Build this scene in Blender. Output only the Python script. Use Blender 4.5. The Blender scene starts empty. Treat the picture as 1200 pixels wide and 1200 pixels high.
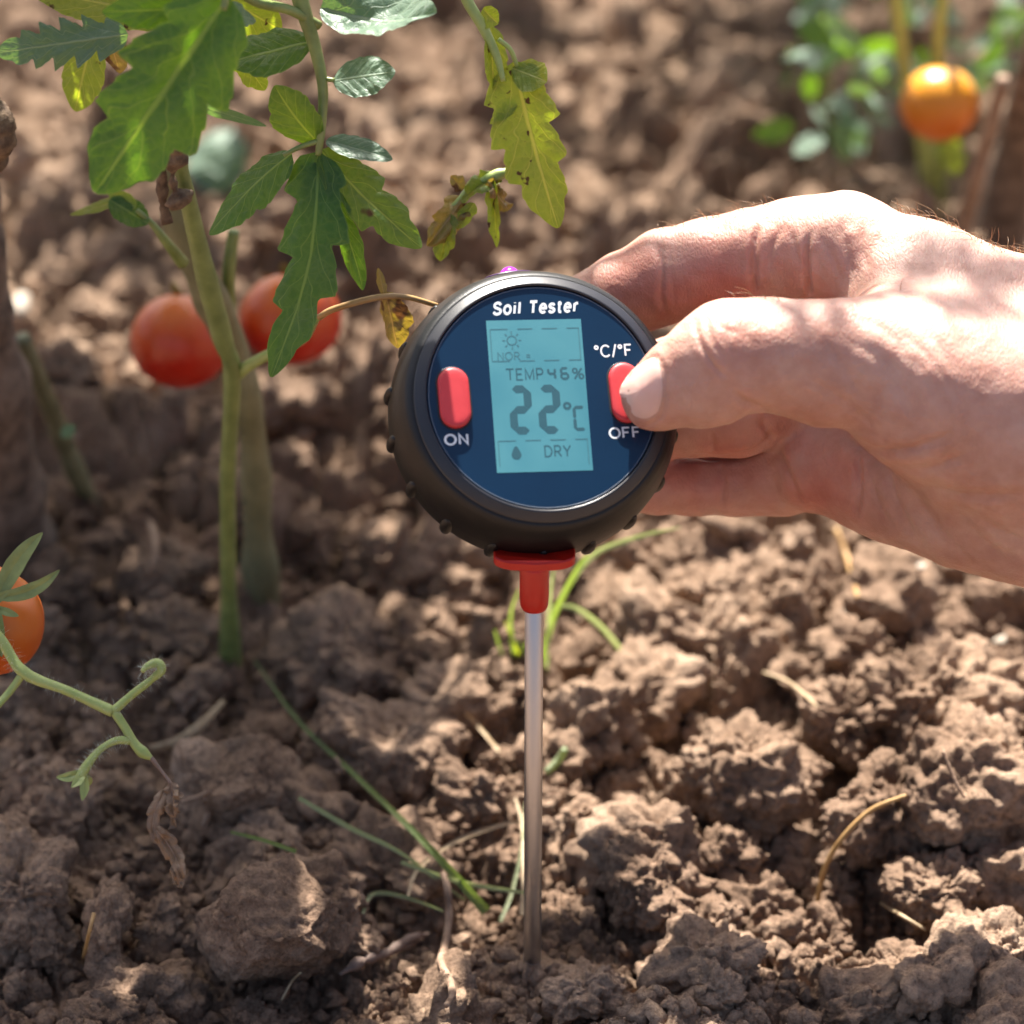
import bpy, bmesh, math, random
import numpy as np
from mathutils import Vector, Matrix
from mathutils.bvhtree import BVHTree

C = bpy.context.scene.collection
scene = bpy.context.scene
R = math.radians
random.seed(7)
RS = np.random.RandomState(11)

# ------------------------------------------------------------------ camera
PITCH = R(32)
FWD = Vector((0, math.cos(PITCH), -math.sin(PITCH)))
UP = Vector((0, math.sin(PITCH), math.cos(PITCH)))
RIGHT = Vector((1, 0, 0))
K = 0.17544 / 600.0                      # tangent per photo pixel
CAM = -0.69 * (FWD + RIGHT * (24 * K) + UP * (-515 * K))
camd = bpy.data.cameras.new('camera')
cam = bpy.data.objects.new('camera', camd)
C.objects.link(cam)
cam.location = CAM
cam.rotation_euler = (math.pi / 2 - PITCH, 0, 0)
camd.sensor_width = 36
camd.lens = 18 / 0.17544
camd.clip_start = 0.01
camd.clip_end = 200
camd.dof.use_dof = True
camd.dof.focus_distance = 0.650
camd.dof.aperture_fstop = 9.8
scene.camera = cam

# ------------------------------------------------------------------ world, sun, exposure
SUN_EL, SUN_AZ = R(54), R(-8)            # azimuth measured from +Y, positive to the right
SUN = Vector((math.sin(SUN_AZ) * math.cos(SUN_EL), math.cos(SUN_AZ) * math.cos(SUN_EL), math.sin(SUN_EL)))
world = bpy.data.worlds.new('World')
scene.world = world
world.use_nodes = True
wn = world.node_tree.nodes
sky = wn.new('ShaderNodeTexSky')
sky.sky_type = 'NISHITA'
sky.sun_disc = False
sky.sun_elevation = SUN_EL
sky.sun_rotation = SUN_AZ
sky.air_density = 0.7
sky.dust_density = 4.5
sky.ozone_density = 0.4
world.node_tree.links.new(sky.outputs[0], wn['Background'].inputs[0])
wn['Background'].inputs[1].default_value = 0.068
sund = bpy.data.lights.new('sun', 'SUN')
sund.energy = 5.0
sund.angle = R(0.55)
sund.color = (1.0, 0.945, 0.87)
sun = bpy.data.objects.new('sun', sund)
sun.rotation_euler = SUN.to_track_quat('Z', 'Y').to_euler()
sun.location = (0, 1, 2)
C.objects.link(sun)
scene.view_settings.view_transform = 'Standard'
scene.view_settings.look = 'None'
scene.view_settings.exposure = 1.95
scene.view_settings.gamma = 1
scene.view_settings.use_curve_mapping = False
try:
    scene.cycles.use_denoising = True
    scene.cycles.max_bounces = 8
    scene.cycles.transparent_max_bounces = 8
    scene.cycles.caustics_reflective = False
    scene.cycles.caustics_refractive = False
except Exception:
    pass


# ------------------------------------------------------------------ placing helpers
def W(px, py, t):
    """world point seen at photo pixel (px,py), t metres in front of the camera"""
    px, py, t = float(px), float(py), float(t)
    return CAM + t * (FWD + RIGHT * ((px - 600) * K) + UP * ((600 - py) * K))


def G(px, py, z=0.0):
    px, py, z = float(px), float(py), float(z)
    d = FWD + RIGHT * ((px - 600) * K) + UP * ((600 - py) * K)
    t = (z - CAM.z) / d.z
    return CAM + t * d


def depth(p):
    return (Vector(p) - CAM).dot(FWD)


def pix(p):
    v = Vector(p) - CAM
    t = v.dot(FWD)
    return 600 + v.dot(RIGHT) / t / K, 600 - v.dot(UP) / t / K


# ------------------------------------------------------------------ numpy noise
def _h(*a, seed=0):
    h = np.full(np.broadcast(*a).shape, (seed * 2654435761 + 374761393) & 0xffffffff, dtype=np.uint32)
    for i, v in enumerate(a):
        h = (h ^ (v.astype(np.int64).astype(np.uint32) * np.uint32([668265263, 2246822519, 3266489917][i])))
        h = h * np.uint32(2654435769)
        h = h ^ (h >> np.uint32(15))
    h = h * np.uint32(2246822519)
    h = h ^ (h >> np.uint32(13))
    return h


def _f(h):
    return (h & np.uint32(0xffffff)).astype(np.float32) / np.float32(0xffffff)


def noise2(x, y, seed=0):
    x0 = np.floor(x); y0 = np.floor(y)
    fx = (x - x0).astype(np.float32); fy = (y - y0).astype(np.float32)
    ux = fx * fx * fx * (fx * (fx * 6 - 15) + 10); uy = fy * fy * fy * (fy * (fy * 6 - 15) + 10)
    def g(i, j):
        a = _f(_h(x0 + i, y0 + j, seed=seed)) * np.float32(6.2831853)
        return np.cos(a) * (fx - i) + np.sin(a) * (fy - j)
    a = g(0, 0); b = g(1, 0); c = g(0, 1); d = g(1, 1)
    return (a + (b - a) * ux) * (1 - uy) + (c + (d - c) * ux) * uy


def noise3(x, y, z, seed=0):
    x0 = np.floor(x); y0 = np.floor(y); z0 = np.floor(z)
    fx, fy, fz = (x - x0), (y - y0), (z - z0)
    s = lambda f: f * f * f * (f * (f * 6 - 15) + 10)
    ux, uy, uz = s(fx), s(fy), s(fz)
    out = 0
    for i in (0, 1):
        for j in (0, 1):
            for k in (0, 1):
                v = _f(_h(x0 + i, y0 + j, z0 + k, seed=seed)) * 2 - 1
                out = out + v * (ux if i else 1 - ux) * (uy if j else 1 - uy) * (uz if k else 1 - uz)
    return out


def fbm2(x, y, o=4, seed=0):
    r = 0; a = 1.0
    for i in range(o):
        r = r + a * noise2(x, y, seed + i); x = x * 2.03 + 17.1; y = y * 2.03 + 5.3; a *= 0.5
    return r


def fbm3(x, y, z, o=4, seed=0):
    r = 0; a = 1.0
    for i in range(o):
        r = r + a * noise3(x, y, z, seed + i); x = x * 2.03 + 7.1; y = y * 2.03 + 3.3; z = z * 2.03 + 1.7; a *= 0.5
    return r


def worley2(x, y, seed=0):
    x0 = np.floor(x); y0 = np.floor(y)
    f1 = np.full(x.shape, 9.0, np.float32); f2 = f1.copy(); idr = np.zeros(x.shape, np.float32)
    for i in (-1, 0, 1):
        for j in (-1, 0, 1):
            cx = x0 + i; cy = y0 + j
            h = _h(cx, cy, seed=seed)
            px = cx + _f(h); py = cy + _f(h * np.uint32(747796405) ^ (h >> np.uint32(9)))
            d = ((px - x) ** 2 + (py - y) ** 2).astype(np.float32)
            n = d < f1
            f2 = np.where(n, f1, np.minimum(f2, d))
            idr = np.where(n, _f(h * np.uint32(2891336453) ^ (h >> np.uint32(11))), idr)
            f1 = np.where(n, d, f1)
    return np.sqrt(f1), np.sqrt(f2), idr


def worley3(x, y, z, seed=0):
    x0 = np.floor(x); y0 = np.floor(y); z0 = np.floor(z)
    f1 = np.full(x.shape, 9.0, np.float32); f2 = f1.copy()
    for i in (-1, 0, 1):
        for j in (-1, 0, 1):
            for k in (-1, 0, 1):
                cx = x0 + i; cy = y0 + j; cz = z0 + k
                h = _h(cx, cy, cz, seed=seed)
                px = cx + _f(h); py = cy + _f(h * np.uint32(747796405) ^ (h >> np.uint32(9)))
                pz = cz + _f(h * np.uint32(2891336453) ^ (h >> np.uint32(11)))
                d = ((px - x) ** 2 + (py - y) ** 2 + (pz - z) ** 2).astype(np.float32)
                f2 = np.minimum(f2, np.maximum(f1, d)); f1 = np.minimum(f1, d)
    return np.sqrt(f1), np.sqrt(f2)


def sstep(a, b, x):
    t = np.clip((x - a) / (b - a), 0, 1)
    return t * t * (3 - 2 * t)


# ------------------------------------------------------------------ object helpers
def link_mesh(me, name, parent=None):
    o = bpy.data.objects.new(name, me)
    C.objects.link(o)
    if parent is not None:
        o.parent = parent
        o.matrix_parent_inverse = Matrix.Translation(-parent.location)
    return o


def mesh_np(name, V, F, mat, smooth=True, uv=None):
    """V (n,3) array, F (m,3|4) array or list of lists"""
    me = bpy.data.meshes.new(name)
    V = np.asarray(V, np.float32)
    if isinstance(F, np.ndarray):
        n, k = F.shape
        me.vertices.add(len(V)); me.vertices.foreach_set('co', V.ravel())
        me.loops.add(n * k); me.loops.foreach_set('vertex_index', F.astype(np.int32).ravel())
        me.polygons.add(n)
        me.polygons.foreach_set('loop_start', np.arange(0, n * k, k, dtype=np.int32))
        me.update(calc_edges=True)
        me.validate()
    else:
        me.from_pydata([tuple(v) for v in V], [], F)
    if smooth:
        me.polygons.foreach_set('use_smooth', np.ones(len(me.polygons), bool))
    if uv is not None:
        ul = me.uv_layers.new(name='UVMap')
        vi = np.empty(len(me.loops), np.int32); me.loops.foreach_get('vertex_index', vi)
        ul.data.foreach_set('uv', np.asarray(uv, np.float32)[vi].ravel())
    if mat is not None:
        me.materials.append(mat)
    me.update()
    return me


def obj(name, V, F, mat, parent=None, smooth=True, uv=None, recenter=None):
    V = np.asarray(V, np.float32)
    loc = None
    if parent is None:
        loc = V.mean(0) if recenter is None else np.array(recenter)
        V = V - loc
    me = mesh_np(name, V, F, mat, smooth, uv)
    o = link_mesh(me, name, parent)
    if loc is not None:
        o.location = loc.tolist()
    return o


def tag(o, label=None, cat=None, group=None, kind=None):
    if label: o['label'] = label
    if cat: o['category'] = cat
    if group: o['group'] = group
    if kind: o['kind'] = kind
    return o


def thing(name, label, cat, loc, group=None):
    o = bpy.data.objects.new(name, None)
    C.objects.link(o)
    o.location = loc
    o.empty_display_size = 0.02
    return tag(o, label, cat, group)


class MB:
    """collects pieces into one mesh"""
    def __init__(s): s.V = []; s.F = []; s.U = []; s.n = 0
    def add(s, V, F, U=None):
        V = np.asarray(V, float).reshape(-1, 3)
        s.V.append(V); s.F += [[i + s.n for i in f] for f in F]
        s.U.append(np.zeros((len(V), 2)) if U is None else np.asarray(U))
        s.n += len(V); return s
    def build(s, name, mat, parent=None, smooth=True):
        return obj(name, np.concatenate(s.V), s.F, mat, parent, smooth, uv=np.concatenate(s.U))


def spline(pts, n):
    """Catmull-Rom through rows of pts"""
    P = np.asarray(pts, float)
    if len(P) == 2:
        t = np.linspace(0, 1, n)[:, None]
        return P[0] * (1 - t) + P[1] * t
    Q = np.vstack([2 * P[0] - P[1], P, 2 * P[-1] - P[-2]])
    m = len(P) - 1
    out = []
    for t in np.linspace(0, m - 1e-9, n):
        i = int(t); f = t - i
        a, b, c, d = Q[i:i + 4]
        out.append(0.5 * (2 * b + (c - a) * f + (2 * a - 5 * b + 4 * c - d) * f * f + (3 * b - a - 3 * c + d) * f ** 3))
    return np.array(out)


def tube(pts, radii, n=None, seg=10, flat=1.0, bump=0.0, seed=0):
    """swept tube; returns V, F, UV"""
    pr = np.column_stack([np.asarray([tuple(p) for p in pts], float),
                          np.full(len(pts), radii) if np.isscalar(radii) else np.asarray(radii, float)])
    n = n or max(3, (len(pts) - 1) * 8)
    S = spline(pr, n)
    P = S[:, :3]; r = np.maximum(S[:, 3], 1e-5)
    T = np.gradient(P, axis=0); T /= np.linalg.norm(T, axis=1)[:, None] + 1e-12
    up = np.array((0.3, -0.8, 0.5)); N = []
    u = np.cross(T[0], up); u /= np.linalg.norm(u)
    for i in range(n):
        u = u - T[i] * u.dot(T[i]); u /= np.linalg.norm(u) + 1e-12
        N.append(u.copy())
    N = np.array(N); B = np.cross(T, N)
    a = np.linspace(0, 2 * np.pi, seg, endpoint=False)
    rr = r[:, None] * np.ones(seg)[None]
    if bump:
        rs = np.random.RandomState(seed)
        rr = rr * (1 + bump * (spline(rs.randn(max(4, n // 3), 1), n) + 0.5 * rs.randn(n, seg) * 0.5))
    V = P[:, None] + rr[..., None] * (np.cos(a)[None, :, None] * N[:, None] + flat * np.sin(a)[None, :, None] * B[:, None])
    V = V.reshape(-1, 3)
    U = np.stack([np.repeat(np.linspace(0, 1, n), seg), np.tile(a / 6.2832, n)], 1)
    F = []
    for i in range(n - 1):
        for j in range(seg):
            k = (j + 1) % seg
            F.append([i * seg + j, i * seg + k, (i + 1) * seg + k, (i + 1) * seg + j])
    F.append([j for j in range(seg)][::-1]); F.append([(n - 1) * seg + j for j in range(seg)])
    return V, F, U


def tube_obj(name, pts, radii, mat, parent=None, **kw):
    V, F, U = tube(pts, radii, **kw)
    return obj(name, V, F, mat, parent, True, uv=U)


def lathe(profile, seg, M, name, mat, parent, smooth=True, mod=None, caps=True):
    """profile rows (r, z); M is a function (x,y,z)->world"""
    V = []; F = []
    n = len(profile)
    for (r, z) in profile:
        for j in range(seg):
            a = 2 * math.pi * j / seg
            f = mod(a, r, z) if mod else 1
            V.append(M(r * f * math.cos(a), r * f * math.sin(a), z))
    for i in range(n - 1):
        for j in range(seg):
            k = (j + 1) % seg
            F.append([i * seg + j, i * seg + k, (i + 1) * seg + k, (i + 1) * seg + j])
    if caps and profile[0][0] > 1e-7: F.append(list(range(seg))[::-1])
    if caps and profile[-1][0] > 1e-7: F.append([(n - 1) * seg + j for j in range(seg)])
    return obj(name, V, F, mat, parent, smooth)


_ico = {}
def ico(sub):
    if sub not in _ico:
        bm = bmesh.new()
        bmesh.ops.create_icosphere(bm, subdivisions=sub, radius=1)
        V = np.array([v.co[:] for v in bm.verts]); F = np.array([[v.index for v in f.verts] for f in bm.faces])
        bm.free(); _ico[sub] = (V, F)
    return _ico[sub]


# ------------------------------------------------------------------ materials
def mat(name):
    m = bpy.data.materials.new(name)
    m.use_nodes = True
    return m, m.node_tree.nodes, m.node_tree.links, m.node_tree.nodes['Principled BSDF']


def ramp(nodes, stops):
    r = nodes.new('ShaderNodeValToRGB')
    e = r.color_ramp.elements
    while len(e) < len(stops): e.new(0.5)
    for el, (p, c) in zip(e, stops):
        el.position = p; el.color = (*c, 1) if len(c) == 3 else c
    return r


def tex(nodes, links, scale, detail=4, rough=0.55, coord='Object', kind='ShaderNodeTexNoise'):
    tc = nodes.new('ShaderNodeTexCoord')
    t = nodes.new(kind)
    t.inputs['Scale'].default_value = scale
    if 'Detail' in t.inputs: t.inputs['Detail'].default_value = detail
    if 'Roughness' in t.inputs: t.inputs['Roughness'].default_value = rough
    links.new(tc.outputs[coord], t.inputs['Vector'])
    return t


def simple(name, stops, scale=200, rough=0.5, bump=0.0, bscale=800, spec=0.5, coat=0.0, metal=0.0, sss=0.0, sssr=(1, .3, .1), ssss=0.004):
    m, n, l, b = mat(name)
    t = tex(n, l, scale)
    if len(stops) == 1: stops = [(0, stops[0]), (1, stops[0])]
    elif len(stops[0]) != 2: stops = [(0.3 + 0.4 * i / (len(stops) - 1), s) for i, s in enumerate(stops)]
    r = ramp(n, stops)
    l.new(t.outputs['Fac'], r.inputs[0]); l.new(r.outputs[0], b.inputs['Base Color'])
    b.inputs['Roughness'].default_value = rough
    b.inputs['Specular IOR Level'].default_value = spec
    b.inputs['Metallic'].default_value = metal
    b.inputs['Coat Weight'].default_value = coat
    b.inputs['Coat Roughness'].default_value = 0.12
    if sss:
        b.inputs['Subsurface Weight'].default_value = sss
        b.inputs['Subsurface Radius'].default_value = sssr
        b.inputs['Subsurface Scale'].default_value = ssss
    if bump:
        t2 = tex(n, l, bscale, 3)
        bp = n.new('ShaderNodeBump'); bp.inputs['Strength'].default_value = bump; bp.inputs['Distance'].default_value = 0.0005
        l.new(t2.outputs['Fac'], bp.inputs['Height']); l.new(bp.outputs[0], b.inputs['Normal'])
    return m


def soil_material(name='soil', coord='Object'):
    m, n, l, b = mat(name)
    tc = n.new('ShaderNodeTexCoord')
    geo = n.new('ShaderNodeNewGeometry')
    def tn(scale, detail, rough):
        t = n.new('ShaderNodeTexNoise'); t.inputs['Scale'].default_value = scale
        t.inputs['Detail'].default_value = detail; t.inputs['Roughness'].default_value = rough
        l.new(geo.outputs['Position'], t.inputs['Vector']); return t
    a = tn(30, 7, .64); c = tn(620, 4, .65); w = tn(9, 3, .5)
    r1 = ramp(n, [(0.27, (0.158, 0.099, 0.065)), (0.5, (0.385, 0.263, 0.180)), (0.72, (0.54, 0.388, 0.28))])
    l.new(a.outputs['Fac'], r1.inputs[0])
    r2 = ramp(n, [(0.30, (0.55, 0.52, 0.50)), (0.52, (1, 1, 1)), (0.74, (1.3, 1.28, 1.24))])
    l.new(c.outputs['Fac'], r2.inputs[0])
    r3 = ramp(n, [(0.34, (0.72, 0.68, 0.66)), (0.60, (1.08, 1.07, 1.05))])
    l.new(w.outputs['Fac'], r3.inputs[0])
    mx0 = n.new('ShaderNodeMix'); mx0.data_type = 'RGBA'; mx0.blend_type = 'MULTIPLY'; mx0.inputs['Factor'].default_value = 1
    l.new(r1.outputs[0], mx0.inputs[6]); l.new(r3.outputs[0], mx0.inputs[7])
    mx = n.new('ShaderNodeMix'); mx.data_type = 'RGBA'; mx.blend_type = 'MULTIPLY'; mx.inputs['Factor'].default_value = 1
    l.new(mx0.outputs[2], mx.inputs[6]); l.new(r2.outputs[0], mx.inputs[7])
    l.new(mx.outputs[2], b.inputs['Base Color'])
    b.inputs['Roughness'].default_value = 0.93
    b.inputs['Specular IOR Level'].default_value = 0.25
    f1 = tn(420, 6, .7)
    bp = n.new('ShaderNodeBump'); bp.inputs['Strength'].default_value = 0.9; bp.inputs['Distance'].default_value = 0.0024
    l.new(f1.outputs['Fac'], bp.inputs['Height'])
    f2 = tn(1500, 4, .65)
    bq = n.new('ShaderNodeBump'); bq.inputs['Strength'].default_value = 0.9; bq.inputs['Distance'].default_value = 0.0012
    l.new(f2.outputs['Fac'], bq.inputs['Height']); l.new(bp.outputs[0], bq.inputs['Normal']); l.new(bq.outputs[0], b.inputs['Normal'])
    return m


def leaf_material(name, dark, light, vein, transl, trans_w=0.42, spots=None, rough=0.40, fuzz=0.0):
    """two-sided leaf with veins read from its UV (u along the midrib, v across, 0.5 = midrib)"""
    m, n, l, b = mat(name)
    uvn = n.new('ShaderNodeUVMap'); uvn.uv_map = 'UVMap'
    sep = n.new('ShaderNodeSeparateXYZ'); l.new(uvn.outputs[0], sep.inputs[0])
    def mth(op, a, bb=None, c=None):
        x = n.new('ShaderNodeMath'); x.operation = op
        for i, q in enumerate((a, bb, c)):
            if q is None: continue
            if isinstance(q, (int, float)): x.inputs[i].default_value = q
            else: l.new(q, x.inputs[i])
        return x.outputs[0]
    v = mth('ABSOLUTE', mth('MULTIPLY_ADD', sep.outputs[1], 2, -1))
    nz = tex(n, l, 90, 2); jig = mth('MULTIPLY_ADD', nz.outputs['Fac'], 0.24, -0.12)
    ph = mth('MULTIPLY', mth('ADD', mth('MULTIPLY_ADD', v, -0.26, sep.outputs[0]), jig), 5.2)
    tri = mth('ABSOLUTE', mth('MULTIPLY_ADD', mth('FRACT', ph), 2, -1))
    lat = n.new('ShaderNodeMapRange'); lat.interpolation_type = 'SMOOTHSTEP'
    lat.inputs[1].default_value = 0.13; lat.inputs[2].default_value = 0.02; l.new(tri, lat.inputs[0])
    mid = n.new('ShaderNodeMapRange'); mid.interpolation_type = 'SMOOTHSTEP'
    mid.inputs[1].default_value = 0.085; mid.inputs[2].default_value = 0.02; l.new(v, mid.inputs[0])
    vm = mth('MAXIMUM', mth('MULTIPLY', lat.outputs[0], 0.6), mid.outputs[0])
    # fine net of small veins
    vo = tex(n, l, 420, kind='ShaderNodeTexVoronoi'); vo.feature = 'DISTANCE_TO_EDGE'
    net = n.new('ShaderNodeMapRange'); net.inputs[1].default_value = 0.10; net.inputs[2].default_value = 0.0; l.new(vo.outputs[0], net.inputs[0])
    vm = mth('MAXIMUM', vm, mth('MULTIPLY', net.outputs[0], 0.22))
    rim = n.new('ShaderNodeMapRange'); rim.inputs[1].default_value = 0.93; rim.inputs[2].default_value = 1.0; l.new(v, rim.inputs[0])
    vm = mth('MAXIMUM', vm, mth('MULTIPLY', rim.outputs[0], 0.6))
    big = tex(n, l, 60, 4)
    rc = ramp(n, [(0.3, dark), (0.7, light)]); l.new(big.outputs['Fac'], rc.inputs[0])
    mx = n.new('ShaderNodeMix'); mx.data_type = 'RGBA'
    l.new(vm, mx.inputs[0]); l.new(rc.outputs[0], mx.inputs[6]); mx.inputs[7].default_value = (*vein, 1)
    col = mx.outputs[2]
    tr = n.new('ShaderNodeMix'); tr.data_type = 'RGBA'
    l.new(vm, tr.inputs[0]); tr.inputs[6].default_value = (*transl, 1); tr.inputs[7].default_value = (min(1, transl[0] * 1.5 + .05), min(1, transl[1] * 1.25), transl[2] * 1.6, 1)
    tcol = tr.outputs[2]
    if spots:
        sp = tex(n, l, spots[0], 2, .5)
        sm = n.new('ShaderNodeMapRange'); sm.interpolation_type = 'SMOOTHSTEP'
        sm.inputs[1].default_value = spots[1]; sm.inputs[2].default_value = spots[1] + 0.06; l.new(sp.outputs['Fac'], sm.inputs[0])
        for which in (0, 1):
            q = n.new('ShaderNodeMix'); q.data_type = 'RGBA'
            l.new(sm.outputs[0], q.inputs[0]); l.new(col if which == 0 else tcol, q.inputs[6]); q.inputs[7].default_value = (*spots[2], 1)
            if which == 0: col = q.outputs[2]
            else: tcol = q.outputs[2]
    l.new(col, b.inputs['Base Color'])
    b.inputs['Roughness'].default_value = rough
    b.inputs['Specular IOR Level'].default_value = 0.4
    if fuzz:
        b.inputs['Sheen Weight'].default_value = fuzz
        b.inputs['Sheen Roughness'].default_value = 0.5
    hh = mth('SUBTRACT', mth('MULTIPLY', net.outputs[0], -0.35), vm)
    bp = n.new('ShaderNodeBump'); bp.inputs['Strength'].default_value = 0.4; bp.inputs['Distance'].default_value = 0.0005
    l.new(hh, bp.inputs['Height']); l.new(bp.outputs[0], b.inputs['Normal'])
    ts = n.new('ShaderNodeBsdfTranslucent'); l.new(tcol, ts.inputs[0]); l.new(bp.outputs[0], ts.inputs['Normal'])
    ms = n.new('ShaderNodeMixShader'); ms.inputs[0].default_value = trans_w
    l.new(b.outputs[0], ms.inputs[1]); l.new(ts.outputs[0], ms.inputs[2])
    l.new(ms.outputs[0], n['Material Output'].inputs[0])
    return m


M = {}
M['soil'] = soil_material()
M['leaf'] = leaf_material('leaf_green', (0.018, 0.056, 0.020), (0.036, 0.092, 0.030), (0.15, 0.24, 0.07), (0.20, 0.42, 0.012), 0.38)
M['leaf_grey'] = leaf_material('leaf_grey_green', (0.075, 0.135, 0.088), (0.115, 0.19, 0.125), (0.19, 0.275, 0.18), (0.17, 0.32, 0.045), 0.3, fuzz=0.3)
M['leaf_yellow'] = leaf_material('leaf_yellowing_backlit', (0.10, 0.16, 0.035), (0.17, 0.24, 0.05), (0.28, 0.35, 0.12), (0.42, 0.53, 0.02), 0.45, spots=(330, 0.66, (0.08, 0.04, 0.012)))  # also gives some leaves the yellow of light from behind
M['leaf_spot'] = leaf_material('leaf_green_spotted', (0.034, 0.085, 0.022), (0.062, 0.13, 0.03), (0.21, 0.30, 0.07), (0.28, 0.46, 0.015), 0.42, spots=(120, 0.71, (0.09, 0.045, 0.01)))
M['leaf_dead'] = leaf_material('leaf_withered', (0.15, 0.085, 0.03), (0.33, 0.26, 0.07), (0.36, 0.27, 0.12), (0.45, 0.32, 0.03), 0.3, spots=(160, 0.58, (0.12, 0.05, 0.015)))
M['stem'] = simple('stem_green', [(0.13, 0.17, 0.045), (0.24, 0.29, 0.09)], 160, .45, .25, 900, sss=.15, sssr=(.6, 1, .2), ssss=.002)
M['stem_old'] = simple('stem_old', [(0.13, 0.125, 0.06), (0.22, 0.21, 0.11)], 120, .6, .5, 700)
M['stem_pale'] = simple('stem_pale', [(0.25, 0.33, 0.09), (0.36, 0.42, 0.14)], 160, .42, .2, 900, sss=.2, sssr=(.6, 1, .2), ssss=.002)
M['bark_dry'] = simple('dry_bark', [(0.07, 0.04, 0.022), (0.22, 0.145, 0.085)], 420, .85, .9, 900)
M['wood'] = simple('weathered_wood', [(0.060, 0.040, 0.028), (0.21, 0.15, 0.11)], 190, .85, 1.0, 300)
M['straw'] = simple('straw', [(0.30, 0.205, 0.11), (0.46, 0.35, 0.21)], 300, .6, .2)
M['straw_orange'] = simple('straw_orange', [(0.32, 0.17, 0.055), (0.44, 0.28, 0.11)], 200, .5, .2)
M['root'] = simple('dry_root', [(0.17, 0.10, 0.06), (0.31, 0.21, 0.14)], 300, .8, .5)
M['twig'] = simple('dry_twig', [(0.13, 0.085, 0.065), (0.23, 0.165, 0.13)], 300, .8, .5)
M['pale_chip'] = simple('pale_fragment', [(0.30, 0.25, 0.19), (0.46, 0.40, 0.33)], 200, .7, .3)
def tomato_material(name, low, high, rough=.34, lo=.45, hi=.95):
    """fruit that ripens from its foot (low) to its shoulders (high), with pale specks and a dusty bloom"""
    m, n, l, b = mat(name)
    tc = n.new('ShaderNodeTexCoord'); sp = n.new('ShaderNodeSeparateXYZ'); l.new(tc.outputs['Generated'], sp.inputs[0])
    t = tex(n, l, 45, 4, .6)
    ad = n.new('ShaderNodeMath'); ad.operation = 'MULTIPLY_ADD'; ad.inputs[1].default_value = .55
    l.new(t.outputs['Fac'], ad.inputs[0]); l.new(sp.outputs[2], ad.inputs[2])
    sb = n.new('ShaderNodeMath'); sb.operation = 'SUBTRACT'; sb.inputs[1].default_value = .27; l.new(ad.outputs[0], sb.inputs[0])
    r = ramp(n, [(lo, low), (hi, high)]); l.new(sb.outputs[0], r.inputs[0])
    d = tex(n, l, 230, 5, .7); dr = ramp(n, [(.5, (0, 0, 0)), (.8, (.11, .11, .11))]); l.new(d.outputs['Fac'], dr.inputs[0])
    mx = n.new('ShaderNodeMix'); mx.data_type = 'RGBA'; l.new(dr.outputs[0], mx.inputs[0]); l.new(r.outputs[0], mx.inputs[6]); mx.inputs[7].default_value = (.50, .30, .17, 1)
    l.new(mx.outputs[2], b.inputs['Base Color'])
    rr = n.new('ShaderNodeMapRange'); rr.inputs[3].default_value = rough - .06; rr.inputs[4].default_value = rough + .16; l.new(d.outputs['Fac'], rr.inputs[0]); l.new(rr.outputs[0], b.inputs['Roughness'])
    b.inputs['Specular IOR Level'].default_value = .45
    b.inputs['Subsurface Weight'].default_value = .22; b.inputs['Subsurface Radius'].default_value = (1, .3, .1); b.inputs['Subsurface Scale'].default_value = .003
    bp = n.new('ShaderNodeBump'); bp.inputs['Strength'].default_value = .12; bp.inputs['Distance'].default_value = .0004
    l.new(d.outputs['Fac'], bp.inputs['Height']); l.new(bp.outputs[0], b.inputs['Normal'])
    return m
M['red_tom'] = tomato_material('ripe_tomato', (0.46, 0.018, 0.006), (0.60, 0.12, 0.014), .28)
M['orange_tom'] = tomato_material('orange_tomato', (0.52, 0.13, 0.008), (0.62, 0.27, 0.012), .28)
M['orange_dark'] = tomato_material('orange_tomato_deep', (0.50, 0.10, 0.008), (0.58, 0.17, 0.012), .36)
M['grass'] = leaf_material('grass_blade', (0.10, 0.15, 0.045), (0.17, 0.23, 0.075), (0.24, 0.31, 0.12), (0.24, 0.36, 0.04), 0.35)
M['grass_pale'] = leaf_material('grass_blade_pale', (0.20, 0.25, 0.13), (0.32, 0.36, 0.20), (0.40, 0.44, 0.28), (0.4, 0.5, 0.15), 0.35)

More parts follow.
